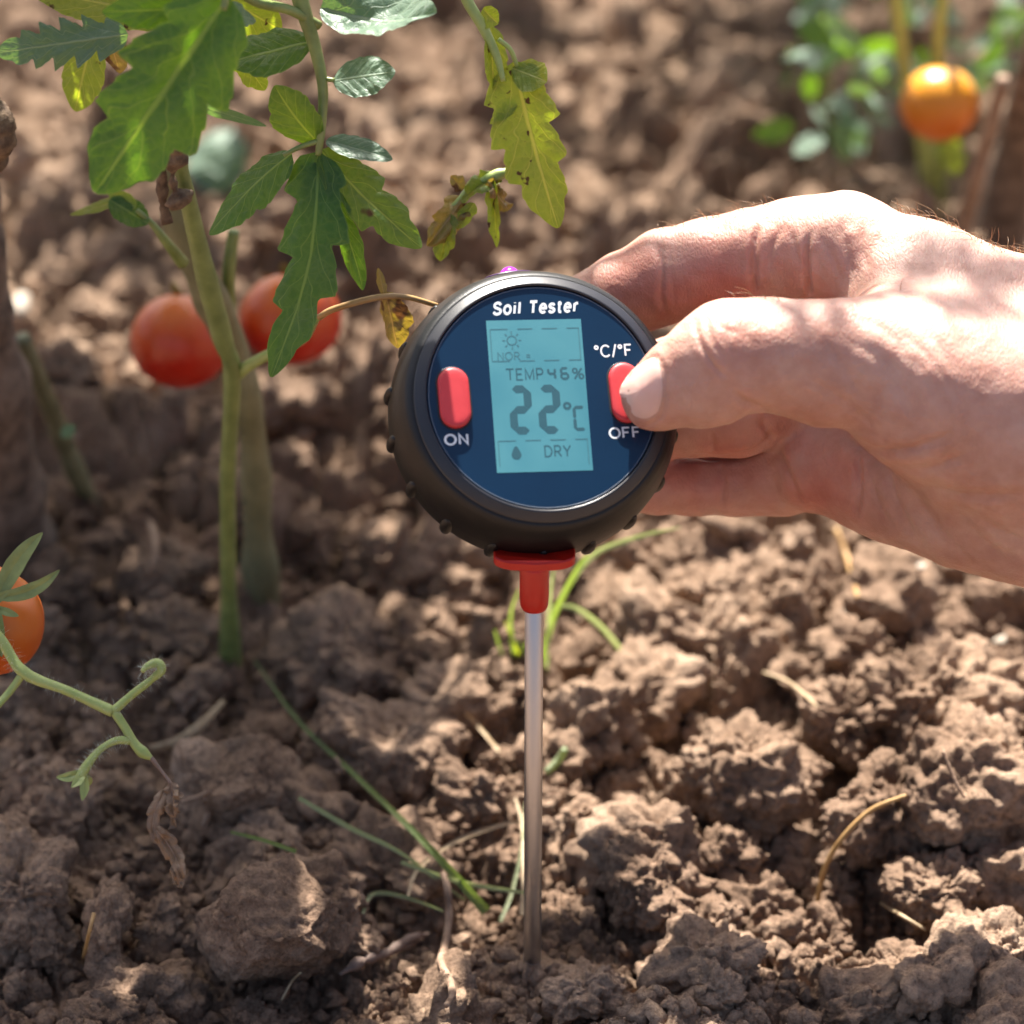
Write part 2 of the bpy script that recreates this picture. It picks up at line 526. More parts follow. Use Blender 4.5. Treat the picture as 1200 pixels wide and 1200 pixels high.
# ================================================================== SOIL
def soil_h(x, y, fine=True):
    """height (m) of the bed at x,y (m, arrays)"""
    X = np.asarray(x, np.float64) * 1000; Y = np.asarray(y, np.float64) * 1000   # millimetres
    near = np.exp(-((X / 9) ** 2 + (Y / 9) ** 2))
    wx = X + 9 * fbm2(X / 22, Y / 22, 3, 31); wy = Y + 9 * fbm2(X / 22, Y / 22, 3, 57)
    h = 13 * fbm2(X / 80 + 3.1, Y / 80, 2, 1)
    far = sstep(90, 260, Y)
    f1, f2, r = worley2(wx / 36, wy / 36, 5)
    e = np.sqrt(np.clip(f2 - f1, 0, 1))
    h = h + (r - .3) * (20 + 14 * far) * sstep(0.05, 0.8, e)
    f1, f2, r = worley2(wx / 16 + 40, wy / 16, 9)
    e = np.sqrt(np.clip(f2 - f1, 0, 1))
    h = h + (0.15 + r) * (7.5 + 5 * far) * sstep(0.0, 0.75, e)
    w2x = wx + 2.6 * fbm2(X / 5, Y / 5, 3, 77); w2y = wy + 2.6 * fbm2(X / 5, Y / 5, 3, 99)
    f1, f2, r = worley2(w2x / 7, w2y / 7, 13)
    h = h + (0.2 + r) * 3.6 * np.sqrt(np.clip(f2 - f1, 0, 1))
    if fine:
        w3x = w2x + .8 * fbm2(X / 1.6, Y / 1.6, 2, 177); w3y = w2y + .8 * fbm2(X / 1.6, Y / 1.6, 2, 199)
        f1, f2, r = worley2(w3x / 3.1, w3y / 3.1, 17)
        h = h + (0.1 + r) * 2.0 * np.sqrt(np.clip(f2 - f1, 0, 1))
        h = h + 1.25 * fbm2(X / 1.5, Y / 1.5, 3, 3)
    h = h - 13
    h = h * (1 - near) + near * (-2)
    return h / 1000


def soil_z(x, y):
    return float(soil_h(np.array([x]), np.array([y]))[0])


# fan-shaped grid: fine where the camera looks, coarse out to the horizon
def rows_cols():
    ys = [-4, -1.6, -.7, -.35, -.2, -.14, -.11]
    pyv = 1330.0
    while pyv > -130:
        ys.append(G(600, pyv).y)
        pyv -= 1.32 if pyv > 820 else (1.7 if pyv > 500 else 2.3)
    ys += [ys[-1] * q for q in (1.02, 1.05, 1.1, 1.2, 1.4, 2, 3.5, 7, 15, 40)]
    us = list(np.linspace(-1.22, 1.22, 900))
    ext = [1.3, 1.5, 1.9, 2.6, 4, 8, 20, 60]
    return np.array(ys), np.array([-e for e in ext[::-1]] + us + ext)

ys, us = rows_cols()
half = np.where(ys > -.12, np.maximum(.10, 0.1754 * np.array([depth((0, y, 0)) for y in ys])), .13)
gx = (us[None] * half[:, None]).astype(np.float64) + CAM.x
gy = np.repeat(ys[:, None], len(us), 1)
gz = soil_h(gx.ravel(), gy.ravel()).reshape(gx.shape)
V = np.stack([gx, gy, gz], -1).reshape(-1, 3)
nr, nc = gx.shape
i = np.arange(nr - 1)[:, None] * nc + np.arange(nc - 1)[None]
F = np.stack([i, i + 1, i + nc + 1, i + nc], -1).reshape(-1, 4)
soil = obj('soil', V, F, M['soil'], recenter=(0, 0, 0))
tag(soil, 'dry crumbly brown garden soil of the tomato bed', kind='structure')


def clod_np(sub, dims, seed, planes=6, rough=1.0, crumb=1.0, cuts=()):
    """irregular soil lump, dims = half sizes in mm"""
    V, F = ico(sub)
    rs = np.random.RandomState(seed)
    P = V.copy()
    for k in range(planes):
        nrm = rs.randn(3); nrm /= np.linalg.norm(nrm)
        d = rs.uniform(.52, .86)
        over = np.maximum(0, P @ nrm - d)
        P = P - nrm[None] * (over * .88)[:, None]
    for nx, ny, nz, d in cuts:
        nrm = np.array((nx, ny, nz)); nrm = nrm / np.linalg.norm(nrm)
        P = P - nrm[None] * (np.maximum(0, P @ nrm - d) * .95)[:, None]
    P = P * np.asarray(dims)[None]
    N = V
    o = rs.uniform(-500, 500, 3)
    s = float(np.mean(dims))
    q = P / (s * .8) + o
    d = rough * s * .27 * fbm3(q[:, 0], q[:, 1], q[:, 2], 4, seed)
    q = (P + 1.5 * np.stack([noise3(P[:, 0] / 4 + o[0], P[:, 1] / 4, P[:, 2] / 4, 5), noise3(P[:, 0] / 4, P[:, 1] / 4 + o[1], P[:, 2] / 4, 6), noise3(P[:, 0] / 4, P[:, 1] / 4, P[:, 2] / 4 + o[2], 7)], 1)) + o
    for sc, am in ((8.5, 3.4), (3.7, 2.0), (1.9, .8)):
        if sc > s * 1.3: continue
        f1, f2 = worley3(q[:, 0] / sc, q[:, 1] / sc, q[:, 2] / sc, seed + int(sc * 10))
        d = d + crumb * am * (np.sqrt(np.clip(f2 - f1, 0, 1)) - .55)
    d = d + .55 * (.4 + crumb) * fbm3(q[:, 0] / 1.6, q[:, 1] / 1.6, q[:, 2] / 1.6, 2, seed + 3)
    P = P + N * d[:, None]
    return P / 1000, F


def place_clod(px, py, w, h, label, seed, deep=.75, sub=5, planes=6, rough=1.0, crumb=1.0, rz=0.0, tilt=0.0, lift=0.0, group=None, cuts=()):
    """a clod covering about w x h photo pixels around (px,py), resting in the bed"""
    zc = lift
    c = G(px, py, zc)
    t = depth(c); s = K * t * 1000
    hx = w * s / 2
    hv = h * s / 2 / .80                    # image height is shared between depth and height
    P, F = clod_np(sub, (hx, hv * .95, hv * deep), seed, planes, rough, crumb, cuts)
    rot = np.array(Matrix.Rotation(rz, 3, 'Z') @ Matrix.Rotation(tilt, 3, 'X'))
    P = P @ rot.T
    o = obj('soil_clod', P + np.array(c)[None], F, M['soil'])
    tag(o, label, 'soil clod', group)
    return o


place_clod(325, 1080, 215, 165, 'large flat angular grey-brown clod, biggest at lower left of the bed', 7, .85, 6, 0, .55, .40, 0, 0, .015, cuts=((.12, -.22, .97, .40), (.2, -.88, -.45, .50), (-.3, -.8, .35, .66), (-.75, -.62, .1, .55), (.85, -.4, .25, .62), (-.6, .6, .5, .6), (.6, .7, .3, .62)))
place_clod(272, 918, 155, 140, 'angular clod with smooth flat top just above the largest lower left clod', 22, .9, 6, 1, .6, .38, 0, 0, .014, cuts=((-.15, -.25, .95, .42), (.35, -.88, -.3, .48), (-.85, -.5, .1, .55), (.8, -.3, .5, .60), (0, .9, .4, .6)))
place_clod(22, 1050, 120, 165, 'rough rounded clod cut by the left edge below the orange tomato', 5, .8, 6, 3, 1.2, .8, .4, 0, .006)
place_clod(128, 1085, 60, 105, 'small upright clod between the left edge clod and the large flat clod', 8, .9, 5, 4, .9, .7, .1, .3, .006)
place_clod(70, 945, 130, 105, 'dark shaded clod below the curled green flower stalk', 13, .7, 6, 3, 1.3, .8, .3, 0, .002)
place_clod(1085, 830, 210, 150, 'crumbly sunlit clod at right, topmost of the heap of big clods', 36, .85, 6, 3, 1.4, 1.1, .2, .1, .010)
place_clod(1130, 930, 200, 175, 'largest dark-fronted clod of the heap at the right edge', 139, .85, 6, 5, 1.2, .9, .5, .1, .010)
place_clod(1035, 945, 150, 120, 'dark crumbly clod low in the heap at right, behind the orange straw', 141, .85, 6, 4, 1.3, 1.0, .5, .1, .006)
place_clod(1000, 850, 120, 120, 'crumbly sunlit clod at the left end of the heap of big clods', 39, .85, 6, 3, 1.4, 1.1, .9, .1, .006)
place_clod(868, 905, 165, 140, 'sunlit crumbly clod left of the largest right hand clod', 18, .8, 6, 3, 1.2, 1.0, .5, .2, .006)
place_clod(760, 1035, 120, 130, 'dark shaded clod just right of the metal probe foot', 27, .8, 6, 3, 1.2, .9, .1, 0, .002)
place_clod(848, 1128, 110, 95, 'dark clod near the bottom edge right of the probe', 42, .8, 6, 3, 1.2, .9, .3, 0, .002)
place_clod(1165, 1128, 110, 100, 'lumpy sunlit clod in the lower right corner', 31, .8, 6, 3, 1.2, .9, .3, 0, .003)
place_clod(520, 815, 110, 80, 'sunlit clod left of the probe below the grass tuft', 51, .8, 5, 4, 1, .8, .4, 0, .004)
place_clod(445, 870, 170, 130, 'broad shaded clod crossed by the long green grass blade', 55, .7, 6, 3, 1.2, .9, .1, .1, .002)
place_clod(775, 730, 130, 110, 'rounded sunlit clod beside the bent grass blade', 61, .8, 5, 4, 1, .9, .4, 0, .004)
place_clod(1040, 700, 150, 120, 'blurred sunlit clod under the heel of the hand', 64, .8, 5, 4, 1.1, .9, .2, 0, .006)
place_clod(690, 1165, 95, 90, 'dark clod at the bottom edge in front of the probe', 71, .7, 6, 3, 1.2, .9, .2, 0, .0)
place_clod(190, 675, 130, 95, 'blurred shaded clod left of the green stem foot', 74, .8, 5, 4, 1, .8, .2, 0, .006)
place_clod(400, 740, 120, 90, 'blurred shaded clod right of the thick stem foot', 78, .8, 5, 4, 1, .8, .7, 0, .006)
place_clod(560, 930, 90, 80, 'small clod behind the crossing pale grass blades', 81, .7, 5, 3, 1.2, .9, .2, 0, .001)

place_clod(1100, 1040, 120, 95, 'low crumbly clod filling the hollow below the heap of big clods', 151, .8, 6, 3, 1.2, .9, .2, 0, .002)
place_clod(1185, 1035, 90, 90, 'small clod at the right edge below the largest dark-fronted clod', 157, .8, 5, 3, 1.2, .9, .2, 0, .004)

# medium clods, shared meshes
variants = []
for k in range(12):
    rs = np.random.RandomState(100 + k)
    P, Fk = clod_np(5, (8 * rs.uniform(.8, 1.25), 8 * rs.uniform(.8, 1.25), 6.5), 200 + k, 3, 1.3, .75)
    variants.append(mesh_np('soil_clod', P, Fk, M['soil']))
zones = [(0, 140, 400, 560, 'blurred soil clods in the sunlit ground behind the tomato plant', 'small blurred clod in the dappled ground behind the tomato plant'),
         (400, 0, 1000, 330, 'blurred soil clods in the far ground above the tester', 'small blurred clod in the far ground above the tester'),
         (0, 560, 600, 830, 'soil clods in the shade around the stem feet', 'small shaded clod lying around the stem feet'),
         (640, 620, 1200, 850, 'sunlit soil clods below the hand', 'small sunlit clod lying below the hand'),
         (0, 830, 600, 1210, 'soil clods in the shade at the lower left', 'small shaded clod in the lower left of the bed'),
         (640, 850, 1200, 1210, 'soil clods in the sun at the lower right', 'small crumbly clod in the lower right of the bed')]
cnt = (45, 50, 44, 44, 48, 48)
for (x0, y0, x1, y1, grp, lab), nn in zip(zones, cnt):
    for k in range(nn):
        px, py = RS.uniform(x0, x1), RS.uniform(y0, y1)
        p = G(px, py)
        z = soil_z(p.x, p.y)
        s = RS.choice([.35, .5, .65, .85, 1.15], p=[.25, .28, .22, .15, .10]) if x0 not in (0, 640) else RS.choice([.4, .6, .85, 1.15, 1.5, 1.9], p=[.2, .2, .2, .18, .14, .08])
        if (Vector((p.x, p.y, 0))).length < .022: continue
        o = bpy.data.objects.new('soil_clod', variants[RS.randint(12)])
        C.objects.link(o)
        o.location = (p.x, p.y, z + .002 * s)
        o.scale = (s, s, s * RS.uniform(.75, 1.1))
        o.rotation_euler = (RS.uniform(-.5, .5), RS.uniform(-.5, .5), RS.uniform(0, 6.3))
        tag(o, lab, 'soil clod', grp)

# crumbs nobody could count
bV, bF = ico(2)
bV1, bF1 = ico(1)
shapes = []
for k in range(6):
    rs = np.random.RandomState(k)
    P = bV1 * np.clip(1 + .42 * rs.randn(len(bV1), 1), .35, 1.9) * rs.uniform(.7, 1.2, 3)
    shapes.append(P)
allV = []; allF = []; n0 = 0
NCR = 9000
pxs = RS.uniform(-60, 1260, NCR); pys = np.where(RS.rand(NCR) < .72, RS.uniform(760, 1290, NCR), RS.uniform(250, 760, NCR))
pts = np.array([G(a, b)[:] for a, b in zip(pxs, pys)])
zs = soil_h(pts[:, 0], pts[:, 1])
sz = .0006 * np.exp(RS.uniform(0, 1.55, NCR)) * np.where(pys < 760, 1.3, 1)
for k in range(NCR):
    if math.hypot(pts[k, 0], pts[k, 1]) < .004: continue
    a = RS.uniform(0, 6.28); ca, sa = math.cos(a), math.sin(a)
    P = shapes[k % 6] * sz[k]
    P = np.stack([P[:, 0] * ca - P[:, 1] * sa, P[:, 0] * sa + P[:, 1] * ca, P[:, 2]], 1)
    allV.append(P + np.array([pts[k, 0], pts[k, 1], zs[k] + sz[k] * .35])); allF.append(bF1 + n0); n0 += len(P)
cr = obj('soil_crumbs', np.concatenate(allV), np.concatenate(allF), M['soil'], recenter=(0, 0, 0))
tag(cr, 'fine loose crumbs scattered over the brown soil', kind='stuff')

# ================================================================== SOIL TESTER
def rod_at(py):
    lo, hi = -.05, .3
    for _ in range(60):
        m = (lo + hi) / 2
        if pix((0, 0, m))[1] > py: lo = m
        else: hi = m
    return Vector((0, 0, (lo + hi) / 2))

M['face'] = simple('blue_face', [(0.0014, 0.0175, 0.047), (0.0018, 0.021, 0.054)], 60, .30, .03, 1800, spec=.35)
M['shell'] = simple('black_rubber', [(0.0040, 0.0038, 0.0040), (0.0065, 0.0062, 0.0066)], 300, .40, .18, 2600, spec=.38)
M['ring'] = simple('black_gloss_ring', [(0.008, 0.0085, 0.012), (0.011, 0.0115, 0.016)], 300, .36, .05, 2600, spec=.6)
M['button'] = simple('red_button', [(0.48, 0.028, 0.035), (0.54, 0.038, 0.045)], 200, .45, .05, 1500, sss=.1, ssss=.001)
M['recess'] = simple('black_recess', [(0.004, 0.005, 0.008)], 100, .5)
M['red_plastic'] = simple('red_collar_plastic', [(0.46, 0.011, 0.005), (0.52, 0.015, 0.006)], 100, .35, .05, 1500, sss=.12, ssss=.001)
M['white_print'] = simple('white_print', [(0.66, 0.70, 0.72)], 100, .5)
M['grey_print'] = simple('grey_line', [(0.10, 0.13, 0.17)], 100, .5)
M['segment'] = simple('lcd_segment', [(0.019, 0.080, 0.104)], 100, .4)
M['segment_faint'] = simple('lcd_segment_faint', [(0.036, 0.128, 0.155)], 100, .4)
M['purple'] = simple('purple_lens', [(0.36, 0.02, 0.60)], 100, .14, coat=.4, sss=.4, sssr=(1, .3, 1), ssss=.002)
M['purple_dark'] = simple('purple_lens_rim', [(0.035, 0.006, 0.06)], 100, .3)
m_, n_, l_, b_ = mat('lcd_glass')
t_ = tex(n_, l_, 45, 2)
r_ = ramp(n_, [(0.35, (0.048, 0.176, 0.216)), (0.65, (0.072, 0.220, 0.252))])
l_.new(t_.outputs['Fac'], r_.inputs[0]); l_.new(r_.outputs[0], b_.inputs['Base Color'])
l_.new(r_.outputs[0], b_.inputs['Emission Color']); b_.inputs['Emission Strength'].default_value = 0.06
b_.inputs['Roughness'].default_value = .22
M['lcd'] = m_
m_, n_, l_, b_ = mat('probe_steel')
b_.inputs['Metallic'].default_value = 1; b_.inputs['Roughness'].default_value = .26
b_.inputs['Base Color'].default_value = (.52, .51, .51, 1)
t_ = tex(n_, l_, 30, 6, .7)
mp_ = n_.new('ShaderNodeMapRange'); mp_.inputs[3].default_value = .28; mp_.inputs[4].default_value = .46
l_.new(t_.outputs['Fac'], mp_.inputs[0]); l_.new(mp_.outputs[0], b_.inputs['Roughness'])
M['steel'] = m_

top655 = rod_at(655)
T0 = depth(top655)
BODYC = W(624, 484, T0 + .0085)
dcam = (CAM - BODYC).normalized()
nrm = (dcam + UP * math.tan(R(17)) + RIGHT * math.tan(R(9.5))).normalized()
FC = BODYC + nrm * .0125
FC = W(636, 465, depth(FC))
e_up = (UP - nrm * UP.dot(nrm)).normalized()
e_rt = e_up.cross(nrm).normalized()
roll = R(2.9)
EX = e_rt * math.cos(roll) + e_up * math.sin(roll)
EY = e_up * math.cos(roll) - e_rt * math.sin(roll)
def FM(x, y, z): return FC + EX * x + EY * y + nrm * z      # metres on the face
def FP(px, py, z=0.0):
    d = W(px, py, 1) - CAM
    o = FC + nrm * z
    p = CAM + d * ((o - CAM).dot(nrm) / d.dot(nrm))
    q = p - o
    return q.dot(EX), q.dot(EY)

tester = thing('soil_tester', 'round black soil tester with blue face, red buttons and metal probe standing in the soil', 'soil tester', (0, 0, 0))
PXM = K * depth(FC)                      # metres per pixel at the face
rf = 136 * PXM * 1.005
mm = .001
prof = [(rf + .05 * mm, -2.2 * mm), (rf + 2.75 * mm, -1.25 * mm), (rf + 3.4 * mm, -1.6 * mm), (rf + 4.3 * mm, -2.6 * mm), (rf + 5.4 * mm, -5 * mm), (rf + 6.2 * mm, -8 * mm), (rf + 6.6 * mm, -11 * mm),
        (rf + 6.65 * mm, -12.5 * mm), (rf + 6.65 * mm, -14 * mm), (rf + 6.6 * mm, -15.5 * mm), (rf + 6.5 * mm, -17 * mm), (rf + 6.2 * mm, -18.5 * mm), (rf + 5.4 * mm, -21 * mm), (rf + 4 * mm, -23.5 * mm), (rf + 1 * mm, -26 * mm), (rf - 5 * mm, -28 * mm), (rf - 15 * mm, -29 * mm), (0, -29.2 * mm)]
S_ = spline(prof[3:-3], 44)
prof2 = prof[:3] + [tuple(p) for p in S_] + prof[-2:]
shell = lathe(prof2, 288, FM, 'housing', M['shell'], tester, caps=False)
# grip ribs as their own small pieces
for k in range(18):
    a = 2 * math.pi * (k + .42) / 18
    def NM(x, y, z, a=a):
        r = rf + 6.35 * mm
        return FM((r + z) * math.cos(a) - x * math.sin(a), (r + z) * math.sin(a) + x * math.cos(a), -15.5 * mm + y)
    Vn = []
    v0, f0 = ico(2)
    Vn = [NM(v[0] * 1.6 * mm, v[1] * 5.2 * mm, v[2] * 1.4 * mm) for v in v0]
    obj('grip_nub', Vn, f0.tolist(), M['shell'], shell)
ringp = [(rf + .12 * mm, -1.6 * mm), (rf + .12 * mm, .15 * mm), (rf + .3 * mm, .38 * mm), (rf + .55 * mm, .40 * mm), (rf + .8 * mm, .25 * mm), (rf + 2.45 * mm, -.85 * mm), (rf + 2.7 * mm, -1.05 * mm), (rf + 2.8 * mm, -1.6 * mm)]
lathe(ringp, 192, FM, 'bezel_ring', M['ring'], tester, caps=False)
face = lathe([(0, 0), (rf - .25 * mm, 0), (rf - .02 * mm, -.15 * mm), (rf, -2 * mm)], 192, FM, 'face_plate', M['face'], tester, smooth=False)
gl = []
lathe([(rf - .42 * mm, .02 * mm), (rf - .40 * mm, .05 * mm), (rf - .28 * mm, .05 * mm), (rf - .26 * mm, -.02 * mm)], 192, FM, 'edge_line', M['grey_print'], face, caps=False)

def stadium(hw, hh, n=14):
    pts = []
    for i in range(n + 1):
        a = math.pi * i / n; pts.append((hw * math.cos(a), hh - hw + hw * math.sin(a)))
    for i in range(n + 1):
        a = math.pi + math.pi * i / n; pts.append((hw * math.cos(a), -(hh - hw) + hw * math.sin(a)))
    return pts
def stadium_solid(cx, cy, hw, hh, levels, name, material, parent):
    V = []; F = []; n = None
    for ins, z in levels:
        P = stadium(hw - ins, hh - ins); n = len(P)
        V += [FM(cx + x, cy + y, z) for x, y in P]
    for i in range(len(levels) - 1):
        for j in range(n):
            k = (j + 1) % n
            F.append([i * n + j, i * n + k, (i + 1) * n + k, (i + 1) * n + j])
    F.append([(len(levels) - 1) * n + j for j in range(n)])
    return obj(name, V, F, material, parent, smooth=True)
for (px, py) in ((532, 467), (732.5, 461)):
    cx, cy = FP(px, py)
    hw, hh = 18.3 * PXM, 36.5 * PXM
    b = stadium_solid(cx, cy, hw, hh, [(0, -.2 * mm), (0, .75 * mm), (.12 * mm, 1.0 * mm), (.4 * mm, 1.18 * mm), (.9 * mm, 1.27 * mm), (1.8 * mm, 1.3 * mm)], 'button', M['button'], tester)
    stadium_solid(cx, cy, hw + .42 * mm, hh + .42 * mm, [(0, -.1 * mm), (0, .03 * mm), (.1 * mm, .04 * mm)], 'button_gap', M['recess'], b)

# hand-built sans-serif strokes: every letter is a set of centre lines in a box one cap height tall
def _arc(cx, cy, rx, ry, a0, a1, n=22):
    return [(cx + rx * math.cos(R(a0 + (a1 - a0) * i / n)), cy + ry * math.sin(R(a0 + (a1 - a0) * i / n))) for i in range(n + 1)]
def _sp(*p): return [tuple(q) for q in spline(p, 30)]
_S = _sp((.60, .79), (.50, .95), (.31, 1), (.12, .93), (.04, .76), (.13, .60), (.33, .51), (.54, .41), (.63, .25), (.54, .07), (.33, 0), (.12, .05), (.02, .22))
GLYPH = {
    'S': (.66, [_S]), 's': (.50, [[(x * .76, y * .74) for x, y in _S]]),
    'o': (.58, [_arc(.29, .37, .28, .37, 0, 360)]), 'i': (.16, [[(.08, 0), (.08, .74)], [(.08, .93), (.08, 1.0)]]), 'l': (.16, [[(.08, 0), (.08, 1)]]),
    'T': (.64, [[(0, 1), (.64, 1)], [(.32, 1), (.32, 0)]]), 'e': (.56, [[(.03, .39), (.54, .39)] + _arc(.285, .37, .26, .37, 8, 318)]),
    't': (.34, [[(.14, .96), (.14, .13)] + _sp((.14, .13), (.19, .01), (.34, .01)), [(0, .74), (.33, .74)]]), 'r': (.36, [[(.06, 0), (.06, .74)], _sp((.06, .48), (.16, .69), (.36, .73))]),
    'O': (.78, [_arc(.39, .5, .38, .5, 0, 360, 30)]), 'N': (.66, [[(.05, 0), (.05, 1), (.61, 0), (.61, 1)]]), 'F': (.56, [[(.05, 0), (.05, 1), (.55, 1)], [(.05, .52), (.47, .52)]]),
    'C': (.72, [_arc(.39, .5, .38, .5, 42, 318, 28)]), '°': (.30, [_arc(.14, .84, .13, .14, 0, 360)]), '/': (.34, [[(.02, -.08), (.32, 1.08)]]),
    'E': (.58, [[(.54, 1), (.05, 1), (.05, 0), (.56, 0)], [(.05, .52), (.48, .52)]]), 'M': (.78, [[(.05, 0), (.05, 1), (.39, .12), (.73, 1), (.73, 0)]]),
    'P': (.60, [[(.05, 0), (.05, 1), (.34, 1)] + _arc(.34, .73, .22, .27, 80, -80, 14) + [(.05, .46)]]), 'R': (.64, [[(.05, 0), (.05, 1), (.34, 1)] + _arc(.34, .73, .22, .27, 80, -80, 14) + [(.05, .46)], [(.32, .46), (.60, 0)]]),
    '=': (.46, [[(.02, .62), (.44, .62)], [(.02, .32), (.44, .32)]]), 'D': (.68, [[(.05, 0), (.05, 1), (.28, 1)] + _arc(.28, .5, .36, .5, 84, -84, 20) + [(.28, 0), (.05, 0)]]),
    'Y': (.62, [[(.0, 1), (.31, .46), (.62, 1)], [(.31, .46), (.31, 0)]]), '%': (.74, [_arc(.16, .77, .14, .22, 0, 360), _arc(.58, .23, .14, .22, 0, 360), [(.12, 0), (.62, 1)]]), ' ': (.30, [])}
def text(body, px, py, hpx, material, parent, name='lettering', shear=0, bold=.12, z=.03, wpx=None, rot=0.0):
    V2 = []; F = []; x0 = 0; layer = 0
    for ch in body:
        w_, strokes = GLYPH[ch]
        for st in strokes:
            P = np.array(st, float); P[:, 1] = bold / 2 + P[:, 1] * (1 - bold)
            closed = np.linalg.norm(P[0] - P[-1]) < 1e-6
            n = len(P); nb = len(V2)
            for i in range(n):
                a = P[i - 1] if i > 0 else (P[-2] if closed else P[i]); c = P[i + 1] if i < n - 1 else (P[1] if closed else P[i])
                d0 = P[i] - a; d1 = c - P[i]
                l0, l1 = np.linalg.norm(d0), np.linalg.norm(d1)
                d0 = d0 / l0 if l0 > 1e-9 else d1 / l1; d1 = d1 / l1 if l1 > 1e-9 else d0
                t = d0 + d1; t /= np.linalg.norm(t) + 1e-9
                m = np.array((-t[1], t[0])) * bold / 2 / max(.45, abs(t @ d0))
                for sg in (1, -1): V2.append((x0 + P[i, 0] + sg * m[0], P[i, 1] + sg * m[1], layer))
            F += [[nb + 2 * i, nb + 2 * i + 1, nb + 2 * i + 3, nb + 2 * i + 2] for i in range(n - 1)]
            layer += 1
        x0 += w_ + .06 + bold
    co = np.array(V2)
    wid = x0 - .06 - bold
    sy = hpx * PXM / math.cos(R(17)); sx = (wpx * PXM / wid) if wpx else sy
    cx0, cy0 = FP(px, py); cr, sr = math.cos(rot), math.sin(rot)
    V = []
    for x, y, ly in co:
        xx = (x - wid / 2 + shear * (y - .5)) * sx; yy = (y - .5) * sy
        V.append(FM(cx0 + xx * cr - yy * sr, cy0 + xx * sr + yy * cr, (z + .0012 * (ly % 12)) * mm))
    return obj(name, V, F, material, parent, smooth=False)
text('Soil Tester', 628, 360, 16.5, M['white_print'], face, shear=.20, bold=.20, wpx=101)
text('ON', 535, 515, 13.5, M['white_print'], face, bold=.17, wpx=27)
text('OFF', 732, 507, 13.5, M['white_print'], face, bold=.15, wpx=36)
text('°C/°F', 718.5, 411, 15, M['white_print'], face, bold=.13, wpx=44)

# display
q = [FP(*p) for p in ((570.5, 376), (681, 373.5), (694.5, 550.5), (581.5, 555))]
qc = np.mean(q, 0)
ux = (np.array(q[1]) - q[0] + np.array(q[2]) - q[3]) / 2; uy = (np.array(q[0]) - q[3] + np.array(q[1]) - q[2]) / 2
uxl, uyl = np.linalg.norm(ux), np.linalg.norm(uy)
print('display', uxl * 1000, uyl * 1000, 'angle', math.degrees(math.acos(ux.dot(uy) / uxl / uyl)), math.degrees(math.atan2(ux[1], ux[0])))
ang = (math.atan2(ux[1], ux[0]) + math.atan2(-uy[0], uy[1])) / 2
ax = np.array((math.cos(ang), math.sin(ang))); ay = np.array((-math.sin(ang), math.cos(ang)))
def SC(fx, fy, z):
    p = qc + ax * uxl * (fx - .5) + ay * uyl * (.5 - fy)
    return FM(p[0], p[1], z * mm)
def poly(mb, pts, z):
    mb.add([SC(x, y, z) for x, y in pts], [list(range(len(pts)))])
scr = MB(); poly(scr, [(0, 1), (1, 1), (1, 0), (0, 0)], .03)
for a_, b_2 in (((0, 1), (1, 1)), ((1, 1), (1, 0)), ((1, 0), (0, 0)), ((0, 0), (0, 1))):
    scr.add([SC(*a_, .03), SC(*b_2, .03), SC(*b_2, -.1), SC(*a_, -.1)], [[0, 3, 2, 1]])
display = scr.build('display', M['lcd'], tester, smooth=False)
asp = uxl / uyl
def seg7(mb, x, y, w, h, on, th, z=.05):
    """seven segment digit, top-left x,y in screen fractions"""
    tx = th; ty = th * asp; g = .02 * th
    def hbar(yy):
        poly(mb, [(x + g + tx * .5, yy), (x + g + tx, yy + ty * .5), (x + w - g - tx, yy + ty * .5), (x + w - g - tx * .5, yy), (x + w - g - tx, yy - ty * .5), (x + g + tx, yy - ty * .5)][::-1], z)
    def vbar(xx, y0, y1):
        gy = g * asp
        poly(mb, [(xx, y0 + gy), (xx + tx * .5, y0 + gy + ty * .5), (xx + tx * .5, y1 - gy - ty * .5), (xx, y1 - gy), (xx - tx * .5, y1 - gy - ty * .5), (xx - tx * .5, y0 + gy + ty * .5)][::-1], z)
    ym = y + h / 2
    if 'a' in on: hbar(y + ty * .5)
    if 'g' in on: hbar(ym)
    if 'd' in on: hbar(y + h - ty * .5)
    if 'f' in on: vbar(x + tx * .5, y + ty * .5, ym)
    if 'b' in on: vbar(x + w - tx * .5, y + ty * .5, ym)
    if 'e' in on: vbar(x + tx * .5, ym, y + h - ty * .5)
    if 'c' in on: vbar(x + w - tx * .5, ym, y + h - ty * .5)
d = MB()
seg7(d, .175, .432, .240, .322, 'abged', .082); seg7(d, .475, .432, .240, .322, 'abged', .082)
seg7(d, .835, .575, .135, .165, 'afed', .034)
d.build('temperature_digits', M['segment'], display, smooth=False)
d = MB()
seg7(d, .600, .318, .095, .085, 'fbgc', .026); seg7(d, .735, .318, .095, .085, 'afgedc', .026)
d.build('moisture_digits', M['segment'], display, smooth=False)
# faint frame dashes
d = MB()
def dash(x0, x1, y, h=.008): poly(d, [(x0, y + h / 2), (x1, y + h / 2), (x1, y - h / 2), (x0, y - h / 2)], .05)
for y in (.06, .272, .795):
    for x0, x1 in ((.04, .22), (.32, .48), (.58, .74), (.84, .97)): dash(x0, x1, y)
for y0, y1 in ((.06, .272), (.795, .96)):
    for x in (.035, .965): poly(d, [(x - .005, y1), (x + .005, y1), (x + .005, y0), (x - .005, y0)], .05)
d.build('dash_frame', M['segment_faint'], display, smooth=False)
